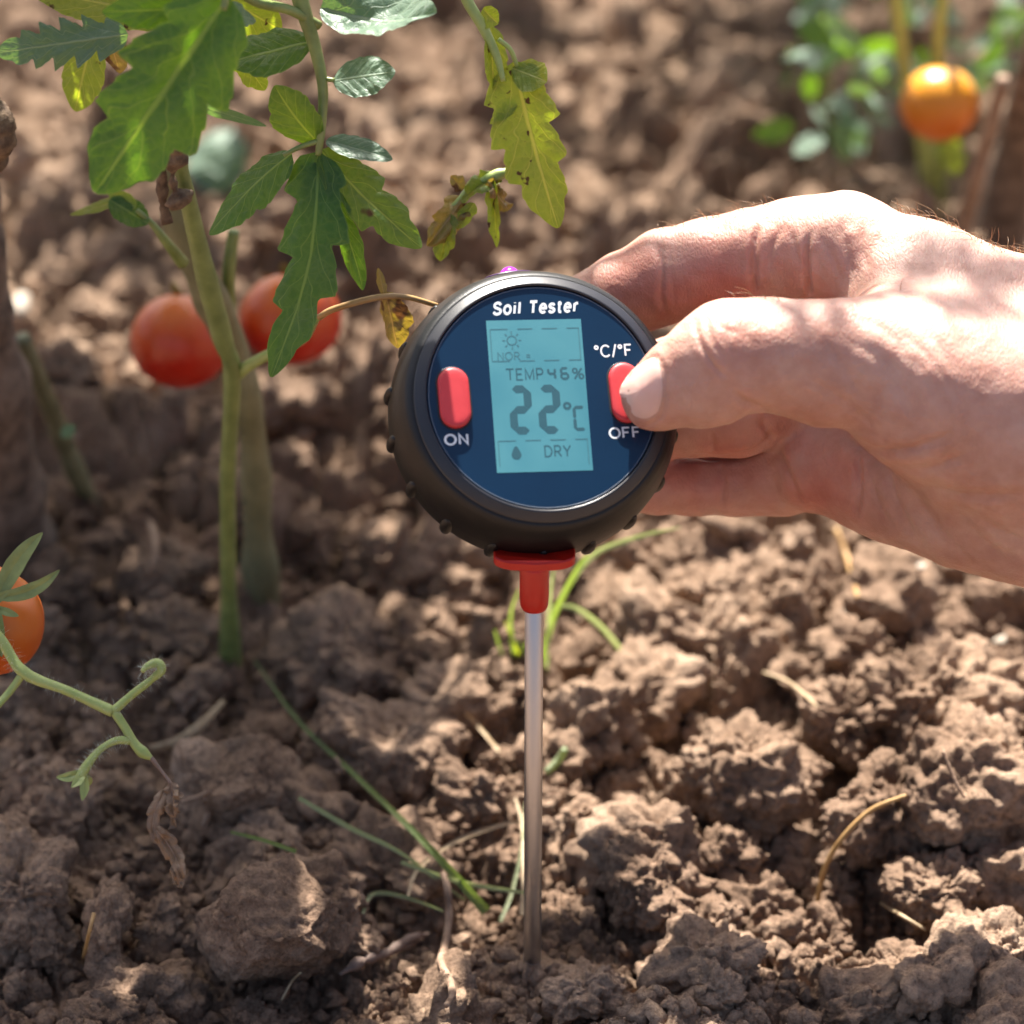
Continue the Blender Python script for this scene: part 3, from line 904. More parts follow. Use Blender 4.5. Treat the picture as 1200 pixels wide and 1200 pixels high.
# sun symbol
d = MB(); cx, cy = .255, .135
for i in range(20):
    a, b2 = 2 * math.pi * i / 20, 2 * math.pi * (i + 1) / 20
    r0, r1 = .042, .056
    poly(d, [(cx + r0 * math.cos(a), cy + r0 * asp * math.sin(a)), (cx + r1 * math.cos(a), cy + r1 * asp * math.sin(a)), (cx + r1 * math.cos(b2), cy + r1 * asp * math.sin(b2)), (cx + r0 * math.cos(b2), cy + r0 * asp * math.sin(b2))][::-1], .05)
for i in range(8):
    a = 2 * math.pi * i / 8; u = np.array((math.cos(a), math.sin(a))); w_ = np.array((-u[1], u[0])) * .007
    pts = [u * .07 + w_, u * .10 + w_, u * .10 - w_, u * .07 - w_]
    poly(d, [(cx + p[0], cy + p[1] * asp) for p in pts], .05)
d.build('sun_symbol', M['segment_faint'], display, smooth=False)
d = MB(); cx, cy = .215, .885; pts = []
for i in range(24):
    a = 2 * math.pi * i / 24
    r = .052; x = r * math.sin(a) * (1 if math.cos(a) < 0 else (1 - .45 * math.cos(a))); y = r * math.cos(a) * (1.0 if math.cos(a) < 0 else 1.75)
    pts.append((cx + x, cy - y * asp))
poly(d, pts[::-1], .05); d.build('drop_symbol', M['segment'], display, smooth=False)
def stext(body, fx, fy, h, w, material, **kw):
    p = SC(fx, fy, 0); px, py = pix(p)
    return text(body, px, py, h, material, display, z=.05, wpx=w, rot=ang, **kw)
stext('TEMP', .365, .36, 14.5, 44, M['segment'])
stext('%', .925, .362, 14, 13, M['segment'])
stext('NOR =', .265, .238, 10, 39, M['segment_faint'])
stext('°', .785, .618, 26, 8, M['segment'])
stext('DRY', .645, .868, 14, 31, M['segment'])

# purple light sensor on the top of the rim
a_top = math.radians(95.0)
def TM(x, y, z):            # x tangent, y along -n, z radial
    r = rf + 6.2 * mm
    return FM((r + z) * math.cos(a_top) + x * math.sin(a_top), (r + z) * math.sin(a_top) - x * math.cos(a_top), -10.5 * mm - y)
v0, f0 = ico(3)
sens = obj('light_sensor', [TM(v[0] * 2.3 * mm, v[1] * 2.3 * mm, v[2] * 2.3 * mm) for v in v0], f0.tolist(), M['purple'], tester)
obj('sensor_base', [TM(v[0] * 6.0 * mm, v[1] * 3.2 * mm, v[2] * .85 * mm) for v in v0], f0.tolist(), M['purple_dark'], sens)

# red collar and probe
zc0 = rod_at(712).z; zc1 = rod_at(664).z
def LM(x, y, z): return Vector((x, y, z))
rc = 17.2 * K * depth(rod_at(690))
collar = lathe([(rc * .70, zc0), (rc * .88, zc0 + .2 * mm), (rc * .95, zc0 + .9 * mm), (rc, zc0 + 3 * mm), (rc * 1.0, zc1), (rc * .9, zc1 + 1.2 * mm)], 48, LM, 'collar', M['red_plastic'], tester)
fl = MB()
wx_, wy_ = 48 * K * T0, 3.6 * mm
zb, zt = rod_at(662).z, rod_at(654).z + .6 * mm
N_ = 28; ring = []
for ins, z in ((.5 * mm, zb), (0, zb + .4 * mm), (0, zt - .3 * mm), (.3 * mm, zt)):
    for i in range(N_):
        a = 2 * math.pi * i / N_; ca, sa = math.cos(a), math.sin(a)
        x = (wx_ - ins) * math.copysign(abs(ca) ** .35, ca); y = (wy_ - ins) * math.copysign(abs(sa) ** .55, sa)
        ring.append((x, y + .4 * mm, z + 1.0 * mm * (x / wx_) ** 2))
FF = [[i * N_ + j, i * N_ + (j + 1) % N_, (i + 1) * N_ + (j + 1) % N_, (i + 1) * N_ + j] for i in range(3) for j in range(N_)]
FF += [list(range(N_))[::-1], [3 * N_ + j for j in range(N_)]]
obj('saddle', ring, FF, M['red_plastic'], collar, smooth=False)
rr = 10.9 * K * depth(rod_at(800))
lathe([(0, -.035), (rr * .3, -.030), (rr * .96, -.012), (rr, .0), (rr, zc0 + 2 * mm), (rr * .5, zc0 + 3 * mm)], 40, LM, 'probe_rod', M['steel'], tester)

# ================================================================== HAND
T_H = .636
def J(px, py, dz, r=0):
    t = T_H - dz / 1000
    return np.array(((px - 600) * K * t * 1000, (600 - py) * K * t * 1000, -t * 1000)), r * K * t * 1000
def cam2world(P):
    P = np.asarray(P) / 1000
    return np.array(CAM)[None] + P[:, :1] * np.array(RIGHT)[None] + P[:, 1:2] * np.array(UP)[None] - P[:, 2:3] * np.array(FWD)[None]

# chains of (px, py, dz mm towards the camera, radius px); blend k in mm; depth squash
chains = []
def chain(pts, k=3.0, zs=1.0): chains.append((pts, k, zs))
# back of the hand and wrist first
chain([(985, 292, -24, 62), (1075, 345, -20, 78), (1210, 415, -14, 100), (1360, 480, -6, 112), (1560, 560, 0, 118), (1800, 650, 4, 150)], 9)
chain([(1005, 380, -34, 60), (1100, 420, -27, 80), (1230, 480, -16, 100), (1360, 520, -8, 110)], 9)
chain([(985, 460, -38, 56), (1090, 490, -30, 78), (1230, 530, -16, 96), (1360, 560, -8, 105)], 9)
chain([(960, 548, -34, 54), (1060, 560, -26, 70), (1150, 575, -16, 86), (1240, 590, -10, 92), (1380, 610, -6, 100), (1560, 640, 0, 110), (1800, 720, 2, 140)], 9)
# thenar and thumb
chain([(1020, 425, 9, 72), (1090, 455, 6, 92), (1180, 490, 2, 108), (1290, 520, -3, 112)], 10)
chain([(1060, 395, -4, 58), (1130, 400, -10, 72)], 12)                      # web between thumb and index
chain([(768, 465, 10.5, 41), (790, 452, 11.5, 47), (822, 436, 13, 55), (856, 418, 14, 63)], 3, .86)
chain([(826, 456, 12.5, 43), (842, 452, 13, 44)], 3, .86)                   # pad of the thumb
chain([(930, 436, 12, 52), (965, 444, 11, 56)], 4, .9)
chain([(856, 418, 14, 64), (905, 415, 13.5, 61), (955, 416, 12, 63), (1020, 425, 9, 72)], 3.5, .92)
# index finger
chain([(985, 292, -24, 62), (935, 296, -28, 58), (880, 304, -31, 57)], 5)
chain([(880, 304, -31, 57), (830, 312, -33, 53), (778, 324, -36, 53), (735, 344, -38, 48), (695, 368, -39.5, 48)], 2.5)
chain([(695, 368, -39.5, 48), (655, 398, -40, 44), (625, 424, -39.5, 38)], 2.5)
# middle finger
chain([(1005, 380, -36, 56), (930, 402, -44, 52), (850, 430, -51, 48)], 3)
chain([(850, 430, -51, 48), (790, 438, -50, 44), (735, 452, -46, 42), (690, 465, -42, 38)], 1.5)
# ring finger, bent
chain([(985, 452, -38, 54), (925, 468, -37, 50), (866, 484, -31, 51)], 2.4)
chain([(866, 484, -31, 51), (820, 488, -33, 47), (765, 500, -37, 42), (720, 510, -38, 37)], 1.2)
# little finger
chain([(960, 546, -36, 50), (915, 558, -42, 46), (862, 565, -46, 41)], 1.6)
chain([(862, 565, -46, 41), (815, 568, -46, 37), (770, 570, -41, 34), (735, 568, -39, 30)], 1.2)

RES = .55
prims = []
for pts, k, zs in chains:
    for a, b in zip(pts[:-1], pts[1:]):
        A, ra = J(*a); B, rb = J(*b)
        prims.append((A, ra, B, rb, k, zs))
lo = np.min([np.minimum(p[0] - p[1], p[2] - p[3]) for p in prims], 0) - 6
hi = np.max([np.maximum(p[0] + p[1], p[2] + p[3]) for p in prims], 0) + 6
dims = np.ceil((hi - lo) / RES).astype(int) + 1
Fd = np.full(dims, 50.0, np.float32)
for A, ra, B, rb, k, zs in prims:
    mrg = 5 + k
    l0 = np.maximum(0, np.floor((np.minimum(A - ra, B - rb) - mrg - lo) / RES).astype(int))
    h0 = np.minimum(dims, np.ceil((np.maximum(A + ra, B + rb) + mrg - lo) / RES).astype(int) + 1)
    gx_ = (lo[0] + RES * np.arange(l0[0], h0[0])).astype(np.float32)[:, None, None]
    gy_ = (lo[1] + RES * np.arange(l0[1], h0[1])).astype(np.float32)[None, :, None]
    gz_ = (lo[2] + RES * np.arange(l0[2], h0[2])).astype(np.float32)[None, None, :]
    ab = B - A; ab2 = float(ab.dot(ab)) + 1e-9
    t = np.clip(((gx_ - A[0]) * ab[0] + (gy_ - A[1]) * ab[1] + (gz_ - A[2]) * ab[2]) / ab2, 0, 1)
    dd = np.sqrt((gx_ - A[0] - t * ab[0]) ** 2 + (gy_ - A[1] - t * ab[1]) ** 2 + ((gz_ - A[2] - t * ab[2]) / zs) ** 2) - (ra + t * (rb - ra))
    sl = tuple(slice(a_, b_) for a_, b_ in zip(l0, h0))
    cur = Fd[sl]
    hh_ = np.clip(.5 + .5 * (cur - dd) / k, 0, 1)
    Fd[sl] = cur + (dd - cur) * hh_ - k * hh_ * (1 - hh_)


def surface_net(F, lo, res):
    S = F < 0
    n = np.array(F.shape)
    cnt = np.zeros(tuple(n - 1), np.int8)
    for i in (0, 1):
        for j in (0, 1):
            for k in (0, 1):
                cnt += S[i:n[0] - 1 + i, j:n[1] - 1 + j, k:n[2] - 1 + k]
    act = np.argwhere((cnt > 0) & (cnt < 8))
    idx = np.full(tuple(n - 1), -1, np.int32); idx[tuple(act.T)] = np.arange(len(act))
    cor = {}
    for i in (0, 1):
        for j in (0, 1):
            for k in (0, 1):
                cor[i, j, k] = F[act[:, 0] + i, act[:, 1] + j, act[:, 2] + k]
    acc = np.zeros((len(act), 3)); c = np.zeros(len(act))
    for a in cor:
        for ax_ in range(3):
            if a[ax_]: continue
            b = list(a); b[ax_] = 1; b = tuple(b)
            fa, fb = cor[a], cor[b]
            m = (fa < 0) != (fb < 0)
            t = np.where(m, fa / np.where(m, fa - fb, 1), 0)
            p = np.tile(np.array(a, float), (len(act), 1)); p[:, ax_] = t
            acc += p * m[:, None]; c += m
    V = (act + acc / c[:, None]) * res + lo
    faces = []
    for ax_ in range(3):
        u, v = (ax_ + 1) % 3, (ax_ + 2) % 3
        s0 = [slice(None)] * 3; s1 = [slice(None)] * 3
        s0[ax_] = slice(0, -1); s1[ax_] = slice(1, None)
        e = np.argwhere(S[tuple(s0)] != S[tuple(s1)])
        e = e[(e[:, u] > 0) & (e[:, v] > 0) & (e[:, u] < n[u] - 1) & (e[:, v] < n[v] - 1)]
        q = []
        for du, dv in ((1, 1), (0, 1), (0, 0), (1, 0)):
            ee = e.copy(); ee[:, u] -= du; ee[:, v] -= dv
            q.append(idx[ee[:, 0], ee[:, 1], ee[:, 2]])
        q = np.stack(q, 1)
        flip = ~S[e[:, 0], e[:, 1], e[:, 2]]
        q[flip] = q[flip][:, ::-1]
        faces.append(q)
    F4 = np.concatenate(faces)
    return V, F4[(F4 >= 0).all(1)]

HV, HF = surface_net(Fd, lo, RES)
del Fd

def vnormals(V, F):
    a = V[F[:, 2]] - V[F[:, 0]]; b = V[F[:, 3]] - V[F[:, 1]]
    fn = np.cross(a, b)
    N = np.zeros_like(V)
    for i in range(4): np.add.at(N, F[:, i], fn)
    return N / (np.linalg.norm(N, axis=1)[:, None] + 1e-9)
def lap(V, F, it, w=.5):
    n = len(V)
    E = np.concatenate([F[:, [0, 1]], F[:, [1, 2]], F[:, [2, 3]], F[:, [3, 0]]])
    deg = np.bincount(E[:, 0], minlength=n) + np.bincount(E[:, 1], minlength=n)
    for _ in range(it):
        A_ = np.zeros_like(V)
        for c_ in range(3):
            A_[:, c_] = np.bincount(E[:, 0], V[E[:, 1], c_], n) + np.bincount(E[:, 1], V[E[:, 0], c_], n)
        V = V + w * (A_ / deg[:, None] - V)
    return V
HV = lap(HV, HF, 4)
HN = vnormals(HV, HF)
tt = -HV[:, 2] / 1000
HPX = 600 + HV[:, 0] / 1000 / tt / K; HPY = 600 - HV[:, 1] / 1000 / tt / K
front = sstep(-.15, .35, HN[:, 2])

# skin folds: polyline in photo pixels, depth mm, half width px
folds = [
 ([(729, 470), (726, 459), (731, 447)], .0, 2), ([(744, 432), (760, 420), (770, 418), (777, 432), (781, 455), (778, 480), (769, 494), (753, 500), (737, 494)], .28, 2.4),
 ([(800, 534), (850, 536), (888, 528), (908, 508)], .8, 3.5), ([(845, 362), (842, 385), (850, 410)], .16, 2.2), ([(870, 356), (872, 385), (878, 405)], .14, 2.2), ([(838, 372), (848, 385), (868, 390)], .12, 2.2), ([(832, 505), (836, 520), (834, 532)], .3, 3),
 ([(940, 440), (990, 470), (1030, 505)], .14, 4), ([(1010, 395), (1060, 440), (1090, 490)], .14, 4), ([(1040, 375), (1090, 420), (1130, 480)], .14, 4), ([(1000, 372), (1035, 385), (1065, 410)], .14, 4), ([(1085, 600), (1120, 640), (1150, 672)], .25, 4), ([(1020, 560), (1030, 590), (1045, 620)], .22, 3.5),
 ([(772, 283), (777, 315), (775, 345), (782, 372)], .55, 3.2), ([(783, 290), (787, 330), (790, 365)], .25, 3),
 ([(888, 262), (884, 290), (884, 320), (886, 345)], .9, 3.5), ([(948, 272), (945, 300), (947, 330), (950, 347)], .9, 3.2),
 ([(920, 262), (905, 290), (900, 320)], .3, 4), ([(925, 265), (935, 300), (940, 335)], .3, 4),
 ([(960, 275), (975, 300), (985, 330)], .3, 3.5), ([(985, 262), (992, 290), (1000, 325)], .25, 3.5), ([(1010, 265), (1012, 295), (1018, 320)], .22, 3.5),
 ([(815, 372), (820, 400), (836, 428), (856, 446)], .34, 2.6), ([(858, 362), (855, 400), (862, 430)], .18, 3), ([(825, 362), (833, 395), (850, 420)], .18, 3),
 ([(905, 486), (890, 478), (872, 470), (860, 458)], .5, 4), ([(868, 487), (880, 480), (872, 468)], .25, 4),
 ([(985, 505), (1000, 520), (1030, 528), (1075, 524), (1120, 505)], .6, 5), ([(1000, 528), (1040, 545), (1090, 548), (1140, 530)], .45, 5),
 ([(1030, 548), (1085, 572), (1150, 582), (1210, 580)], .6, 6), ([(960, 400), (990, 430), (1010, 470)], .25, 6),
 ([(905, 520), (925, 560), (940, 600)], .45, 4.5), ([(1005, 525), (1007, 570), (1003, 612)], .55, 3.5), ([(1040, 545), (1052, 590), (1075, 640)], .35, 4.5),
 ([(1065, 560), (1090, 610), (1120, 655)], .35, 5), ([(1100, 575), (1140, 620), (1180, 660)], .3, 5), ([(1120, 590), (1170, 620), (1215, 640)], .25, 5),
 ([(842, 540), (848, 565), (845, 595)], .4, 3.5), ([(908, 520), (900, 505), (892, 490)], .5, 4),
 ([(985, 395), (1030, 420), (1060, 460), (1075, 500)], .25, 7), ([(1060, 350), (1090, 390), (1120, 440)], .25, 7), ([(1110, 350), (1130, 400), (1150, 460)], .22, 8)]
disp = np.zeros(len(HV))
for pl, dp, wd in folds:
    S2 = spline(pl, 14)
    sel = (HPX > S2[:, 0].min() - 5 * wd) & (HPX < S2[:, 0].max() + 5 * wd) & (HPY > S2[:, 1].min() - 5 * wd) & (HPY < S2[:, 1].max() + 5 * wd)
    ii = np.where(sel)[0]
    if not len(ii): continue
    P2 = np.stack([HPX[ii], HPY[ii]], 1)
    best = np.full(len(ii), 1e9); tb = np.zeros(len(ii))
    for si in range(len(S2) - 1):
        a = S2[si]; ab = S2[si + 1] - a
        t = np.clip(((P2 - a) @ ab) / (ab @ ab), 0, 1)
        d2 = np.linalg.norm(P2 - a - t[:, None] * ab, axis=1)
        m = d2 < best; tb[m] = (si + t[m]) / (len(S2) - 1); best = np.minimum(best, d2)
    taper = np.clip(np.minimum(tb, 1 - tb) * 5, 0.0, 1)
    disp[ii] += 1.2 * (-dp * np.exp(-(best / wd) ** 2) + .30 * dp * np.exp(-((best - 2.6 * wd) / (1.5 * wd)) ** 2)) * taper
disp *= front
q = HV
disp += .32 * fbm3(q[:, 0] / 9, q[:, 1] / 9, q[:, 2] / 9, 2, 5) + .07 * fbm3(q[:, 0] / 2.2, q[:, 1] / 2.2, q[:, 2] / 2.2, 2, 6)
# tendon / vein ridges on the back of the hand
HV = HV + HN * disp[:, None]

def skin_material():
    m, n, l, b = mat('skin')
    a = tex(n, l, 70, 5, .6); c = tex(n, l, 260, 3, .6)
    r1 = ramp(n, [(0.30, (0.44, 0.226, 0.164)), (0.5, (0.515, 0.292, 0.222)), (0.72, (0.565, 0.350, 0.272))])
    l.new(a.outputs['Fac'], r1.inputs[0])
    r2 = ramp(n, [(0.35, (0.90, 0.84, 0.82)), (0.6, (1, 1, 1))]); l.new(c.outputs['Fac'], r2.inputs[0])
    mx = n.new('ShaderNodeMix'); mx.data_type = 'RGBA'; mx.blend_type = 'MULTIPLY'; mx.inputs['Factor'].default_value = .8
    l.new(r1.outputs[0], mx.inputs[6]); l.new(r2.outputs[0], mx.inputs[7]); at = n.new('ShaderNodeAttribute'); at.attribute_name = 'redness'
    my = n.new('ShaderNodeMix'); my.data_type = 'RGBA'; my.blend_type = 'MULTIPLY'; my.inputs[7].default_value = (1.0, .62, .58, 1)
    l.new(at.outputs['Fac'], my.inputs[0]); l.new(mx.outputs[2], my.inputs[6]); l.new(my.outputs[2], b.inputs['Base Color'])
    b.inputs['Roughness'].default_value = .46; b.inputs['Specular IOR Level'].default_value = .45
    b.inputs['Subsurface Weight'].default_value = .42
    b.inputs['Subsurface Radius'].default_value = (1.0, .28, .14); b.inputs['Subsurface Scale'].default_value = .0036
    v = tex(n, l, 1150, kind='ShaderNodeTexVoronoi'); v.feature = 'DISTANCE_TO_EDGE'
    tc = n.new('ShaderNodeTexCoord'); mp = n.new('ShaderNodeMapping'); mp.inputs['Scale'].default_value = (1.0, .45, .7)
    l.new(tc.outputs['Object'], mp.inputs[0]); l.new(mp.outputs[0], v.inputs['Vector'])
    f = tex(n, l, 520, 4, .6)
    ad = n.new('ShaderNodeMath'); ad.operation = 'MULTIPLY_ADD'; ad.inputs[1].default_value = .9
    sm = n.new('ShaderNodeMapRange'); sm.inputs[1].default_value = 0; sm.inputs[2].default_value = .18; l.new(v.outputs[0], sm.inputs[0])
    l.new(sm.outputs[0], ad.inputs[0]); l.new(f.outputs['Fac'], ad.inputs[2])
    bp = n.new('ShaderNodeBump'); bp.inputs['Strength'].default_value = .42; bp.inputs['Distance'].default_value = .0003
    l.new(ad.outputs[0], bp.inputs['Height']); l.new(bp.outputs[0], b.inputs['Normal'])
    return m
M['skin'] = skin_material()
HW = cam2world(HV)
hand = obj('hand', HW, HF, M['skin'], recenter=cam2world(np.array([J(1150, 450, -10)[0]]))[0])
# inner sides of the fingers, knuckles and palm are redder than the back of the hand
def blob(cx, cy, sx, sy): return np.exp(-((HPX - cx) / sx) ** 2 - ((HPY - cy) / sy) ** 2)
red = np.clip(.9 * blob(830, 330, 130, 60) * (HV[:, 2] < -650) + .8 * blob(850, 560, 150, 70) * (HV[:, 2] < -650) + .45 * blob(960, 560, 90, 70) + .35 * blob(855, 400, 40, 45) + .3 * blob(745, 475, 40, 40), 0, 1)
red *= .75 + .5 * fbm3(HV[:, 0] / 12, HV[:, 1] / 12, HV[:, 2] / 12, 3, 9)
at_ = hand.data.attributes.new('redness', 'FLOAT', 'POINT'); at_.data.foreach_set('value', np.clip(red, 0, 1).astype(np.float32))
tag(hand, 'bare right hand reaching in from the right, thumb pressing the red OFF button', 'hand')

# thumb nail: follows the thumb surface
HT = BVHTree.FromPolygons([Vector(v) for v in HW[np.unique(HF)].tolist()] if False else [Vector(v) for v in HW.tolist()], HF.tolist())
nail_out = spline([(729, 470), (726, 459), (731, 447), (744, 431), (760, 421), (769, 420), (775, 432), (778, 455), (775, 478), (767, 491), (752, 496), (738, 489), (729, 470)], 49)[:-1]
nc_ = np.array((751, 458))
NV = []; NF = []; nn = len(nail_out); rings = [1.0, .97, .9, .75, .5, .25]
def surf(px, py, off):
    d = (W(px, py, 1) - CAM).normalized()
    loc, nn_, _, _ = HT.ray_cast(CAM, d)
    return (loc, nn_) if loc is not None else (None, None)
tip_t = None
for ri, s in enumerate(rings):
    for p in nail_out:
        qx, qy = nc_ + (p - nc_) * s
        # pull the ray towards the thumb when it misses the tip
        for pull in np.linspace(0, 1, 40):
            ax_, ay_ = qx + (760 - qx) * pull, qy + (460 - qy) * pull
            loc, nr_ = surf(ax_, ay_, 0)
            if loc is not None and depth(loc) < .634: break
        t = depth(loc)
        off = -.25 if ri == 0 else (.45 if ri == 1 else .55)
        w_ = W(qx, qy, t) if pull == 0 else W(qx, qy, t)
        NV.append(w_ - FWD * (off / 1000) * 1.0 + UP * (.1 / 1000))
    if ri:
        for j in range(nn):
            k = (j + 1) % nn
            NF.append([(ri - 1) * nn + j, (ri - 1) * nn + k, ri * nn + k, ri * nn + j])
NV.append(sum((NV[-nn + j] for j in range(nn)), Vector()) / nn)
for j in range(nn): NF.append([(len(rings) - 1) * nn + j, (len(rings) - 1) * nn + (j + 1) % nn, len(NV) - 1])
NVa = np.array([v[:] for v in NV])
# smooth the plate so it reads as one curved nail
for _ in range(6):
    B_ = NVa.copy()
    for ri in range(1, len(rings)):
        for j in range(nn):
            k0 = (ri - 1) * nn + j; k1 = (ri + 1) * nn + j if ri < len(rings) - 1 else len(NVa) - 1
            B_[ri * nn + j] = .5 * NVa[ri * nn + j] + .125 * (NVa[k0] + NVa[k1] + NVa[ri * nn + (j + 1) % nn] + NVa[ri * nn + j - 1])
    NVa = B_
M['nail'] = simple('nail', [(0.66, 0.40, 0.33), (0.72, 0.48, 0.405)], 120, .36, .05, 900, .4, .05, sss=.4, sssr=(1, .4, .25), ssss=.002)
obj('thumb_nail', NVa, NF, M['nail'], hand)

# fine hairs along the lit back of hand, finger and thumb
M['hair'] = simple('arm_hair', [(0.16, 0.085, 0.04), (0.32, 0.19, 0.09)], 300, .4)
hm = MB()
edge = (HN[:, 1] > .72) & (np.abs(HN[:, 2]) < .42)
cand = np.where(edge & (((HPX > 1050) & (HPX < 1330) & (HPY < 420)) | ((HPX > 770) & (HPX < 910) & (HPY < 275)) | ((HPX > 862) & (HPX < 915) & (HPY > 325) & (HPY < 362))))[0]
rs = np.random.RandomState(4)
for vi in rs.choice(cand, min(330, len(cand)), replace=False):
    p = HV[vi]; nrm_ = HN[vi]
    L = rs.uniform(3.5, 8.5) if HPX[vi] > 1040 else rs.uniform(2.5, 5.0)
    lean = np.array((rs.uniform(-1.1, .1), rs.uniform(-.3, .3), rs.uniform(-.6, .6)))
    pts = [p - nrm_ * .3]
    for s in (.3, .6, 1.0):
        pts.append(p + nrm_ * L * (.62 * s - .32 * s * s) + lean * L * s * (.5 + .4 * s))
    Vh, Fh, _ = tube(cam2world(np.array(pts)), [.00008, .00007, .00005, .00003], n=8, seg=4)
    hm.add(Vh, Fh)
hr = hm.build('arm_hair', M['hair'], hand); tag(hr, kind='stuff')

# ================================================================== LEAVES
def leaflet(base, tip, w, mt, parent=None, name='leaf', nt=5, tooth=.3, bow=0.0, fold=.12, roll=0.0, droop=0.0, curl=.10, asym=0.0, seed=0, wave=.06, wide=.38, side=0.0, facing=None):
    """one leaf blade. base/tip: (px,py,depth); w: full width in photo pixels; roll: degrees about the midrib;
    droop: bend of the midrib away from the camera (fraction of length); side: sideways bow"""
    rs = np.random.RandomState(seed)
    B = W(*base) if not isinstance(base, Vector) else base
    T = W(*tip) if not isinstance(tip, Vector) else tip
    L = (T - B).length
    X = (T - B).normalized()
    Z = (-FWD if facing is None else Vector(facing))
    Z = (Z - X * Z.dot(X)).normalized()
    Z = Matrix.Rotation(R(roll), 3, X) @ Z
    Y = Z.cross(X)
    hw = w * K * depth((B + T) / 2) / 2 if not isinstance(base, Vector) else w / 2
    N, Mc = 66, 22
    s = np.linspace(0, 1, N); v = np.linspace(-1, 1, Mc + 1)
    env = (s + .012) ** (wide) * (1 - s * .995) ** .72
    env /= env.max()
    def prof(ph, a):
        t = (s * nt + ph) % 1.0
        tz = np.where(t < .78, (t / .78) ** .75, (1 - t) / .22)
        k = np.clip(s * 6, 0, 1) * np.clip((1 - s) * 3.2, 0, 1)
        t2 = (s * nt * 2.7 + ph * 2) % 1.0
        return env * (1 - a * k * (1 - tz) - .06 * k * (1 - np.where(t2 < .8, t2 / .8, (1 - t2) / .2)))
    pl = prof(.15 + rs.uniform(0, .3), tooth * rs.uniform(.8, 1.2)) * (1 + asym)
    pr_ = prof(.5 + rs.uniform(0, .3), tooth * rs.uniform(.8, 1.2)) * (1 - asym)
    V = []; U = []
    o = rs.uniform(0, 50, 3)
    for i in range(N):
        for j in range(Mc + 1):
            vv = v[j]; av = abs(vv)
            wd = (pl[i] if vv < 0 else pr_[i]) * hw
            fs = np.clip((1 - s[i]) * 2.2, 0, 1)
            x = s[i] * L + .38 * av * wd * fs
            y = vv * wd + side * L * (4 * s[i] * (1 - s[i]))
            lat = abs(((s[i] - .30 * av * .5) * 7.0 % 1.0) * 2 - 1)
            z = (fold * av * wd - curl * av ** 3 * wd - droop * L * s[i] ** 2 + bow * L * 4 * s[i] * (1 - s[i])
                 + .04 * wd * (1 - (1 - lat) ** 3) * min(1, av * 3))
            V.append((x, y, z)); U.append((s[i], (vv + 1) / 2))
    V = np.array(V)
    V[:, 2] += wave * 2 * hw * fbm3(V[:, 0] / L * 3 + o[0], V[:, 1] / L * 3 + o[1], V[:, 2] * 0 + o[2], 2, seed) * np.minimum(1, np.abs(V[:, 1]) / (hw * .35 + 1e-9) + .15)
    Wd = np.array(B)[None] + V[:, :1] * np.array(X)[None] + V[:, 1:2] * np.array(Y)[None] + V[:, 2:3] * np.array(Z)[None]
    n1 = Mc + 1
    i = np.arange(N - 1)[:, None] * n1 + np.arange(Mc)[None]
    F = np.stack([i, i + 1, i + n1 + 1, i + n1], -1).reshape(-1, 4)
    return obj(name, Wd, F, mt, parent, uv=np.array(U))


def wpts(*pts): return [W(*p) for p in pts]
def stem(name, pts, rpx, mt, parent, **kw):
    """pts (px,py,t), rpx radius px (number or list)"""
    P = wpts(*pts)
    rr = [rpx] * len(P) if np.isscalar(rpx) else rpx
    return tube_obj(name, P, [r * K * depth(p) for r, p in zip(rr, P)], mt, parent, **kw)
def dG(px, py, z=0.0): return depth(G(px, py, z))

# ---------------- main tomato plant, left
dA, dB = dG(270, 780), dG(308, 705)
plant = thing('tomato_plant', 'tall tomato plant with broken stem top and large dark leaves at the left', 'plant', G(285, 745))
stem('stem', [(271, 800, dA + .006), (268, 700, dA - .018), (267, 560, dA - .05), (272, 440, dA - .075), (262, 400, dA - .083), (238, 310, dA - .10), (216, 215, dA - .118), (209, 178, dA - .125)],
     [14, 10.4, 9.6, 10.8, 11.5, 11.5, 10, 8], M['stem'], plant, bump=.07, seed=3, seg=16, n=60)
stem('stem', [(310, 725, dB + .006), (303, 640, dB - .015), (299, 540, dB - .04), (288, 460, dB - .06), (270, 400, dB - .07), (238, 330, dB - .09), (212, 262, dB - .10), (200, 200, dB - .11), (205, 160, dB - .115)],
     [23, 18, 17, 18, 19, 21, 19, 14, 8], M['stem_old'], plant, bump=.09, seed=5, seg=18, n=70)
stem('withered_stem_end', [(213, 240, .668), (203, 214, .664), (206, 178, .660), (218, 148, .655), (222, 120, .65)], [13, 12, 9, 5, 3], M['bark_dry'], plant, bump=.35, seed=8, seg=14, n=40, flat=.6)
stem('withered_stem_end', [(196, 262, .672), (190, 225, .668), (192, 195, .664), (201, 168, .66)], [7, 8, 6, 2], M['bark_dry'], plant, bump=.4, seed=9, seg=10, n=30, flat=.5)
stem('side_shoot', [(274, 442, dA - .073), (292, 428, dA - .078), (318, 414, dA - .085), (355, 398, dA - .095), (372, 372, .655)], [8, 7, 6.5, 5, 4], M['stem_pale'], plant, n=30)
stem('side_shoot', [(268, 370, dB - .07), (268, 320, dB - .085), (274, 270, dB - .09)], [9, 8, 7], M['stem'], plant, n=20)
stem('side_shoot', [(214, 308, .70), (196, 285, .692), (178, 262, .688), (160, 246, .686)], [8, 6, 4, 3], M['stem'], plant, n=20)
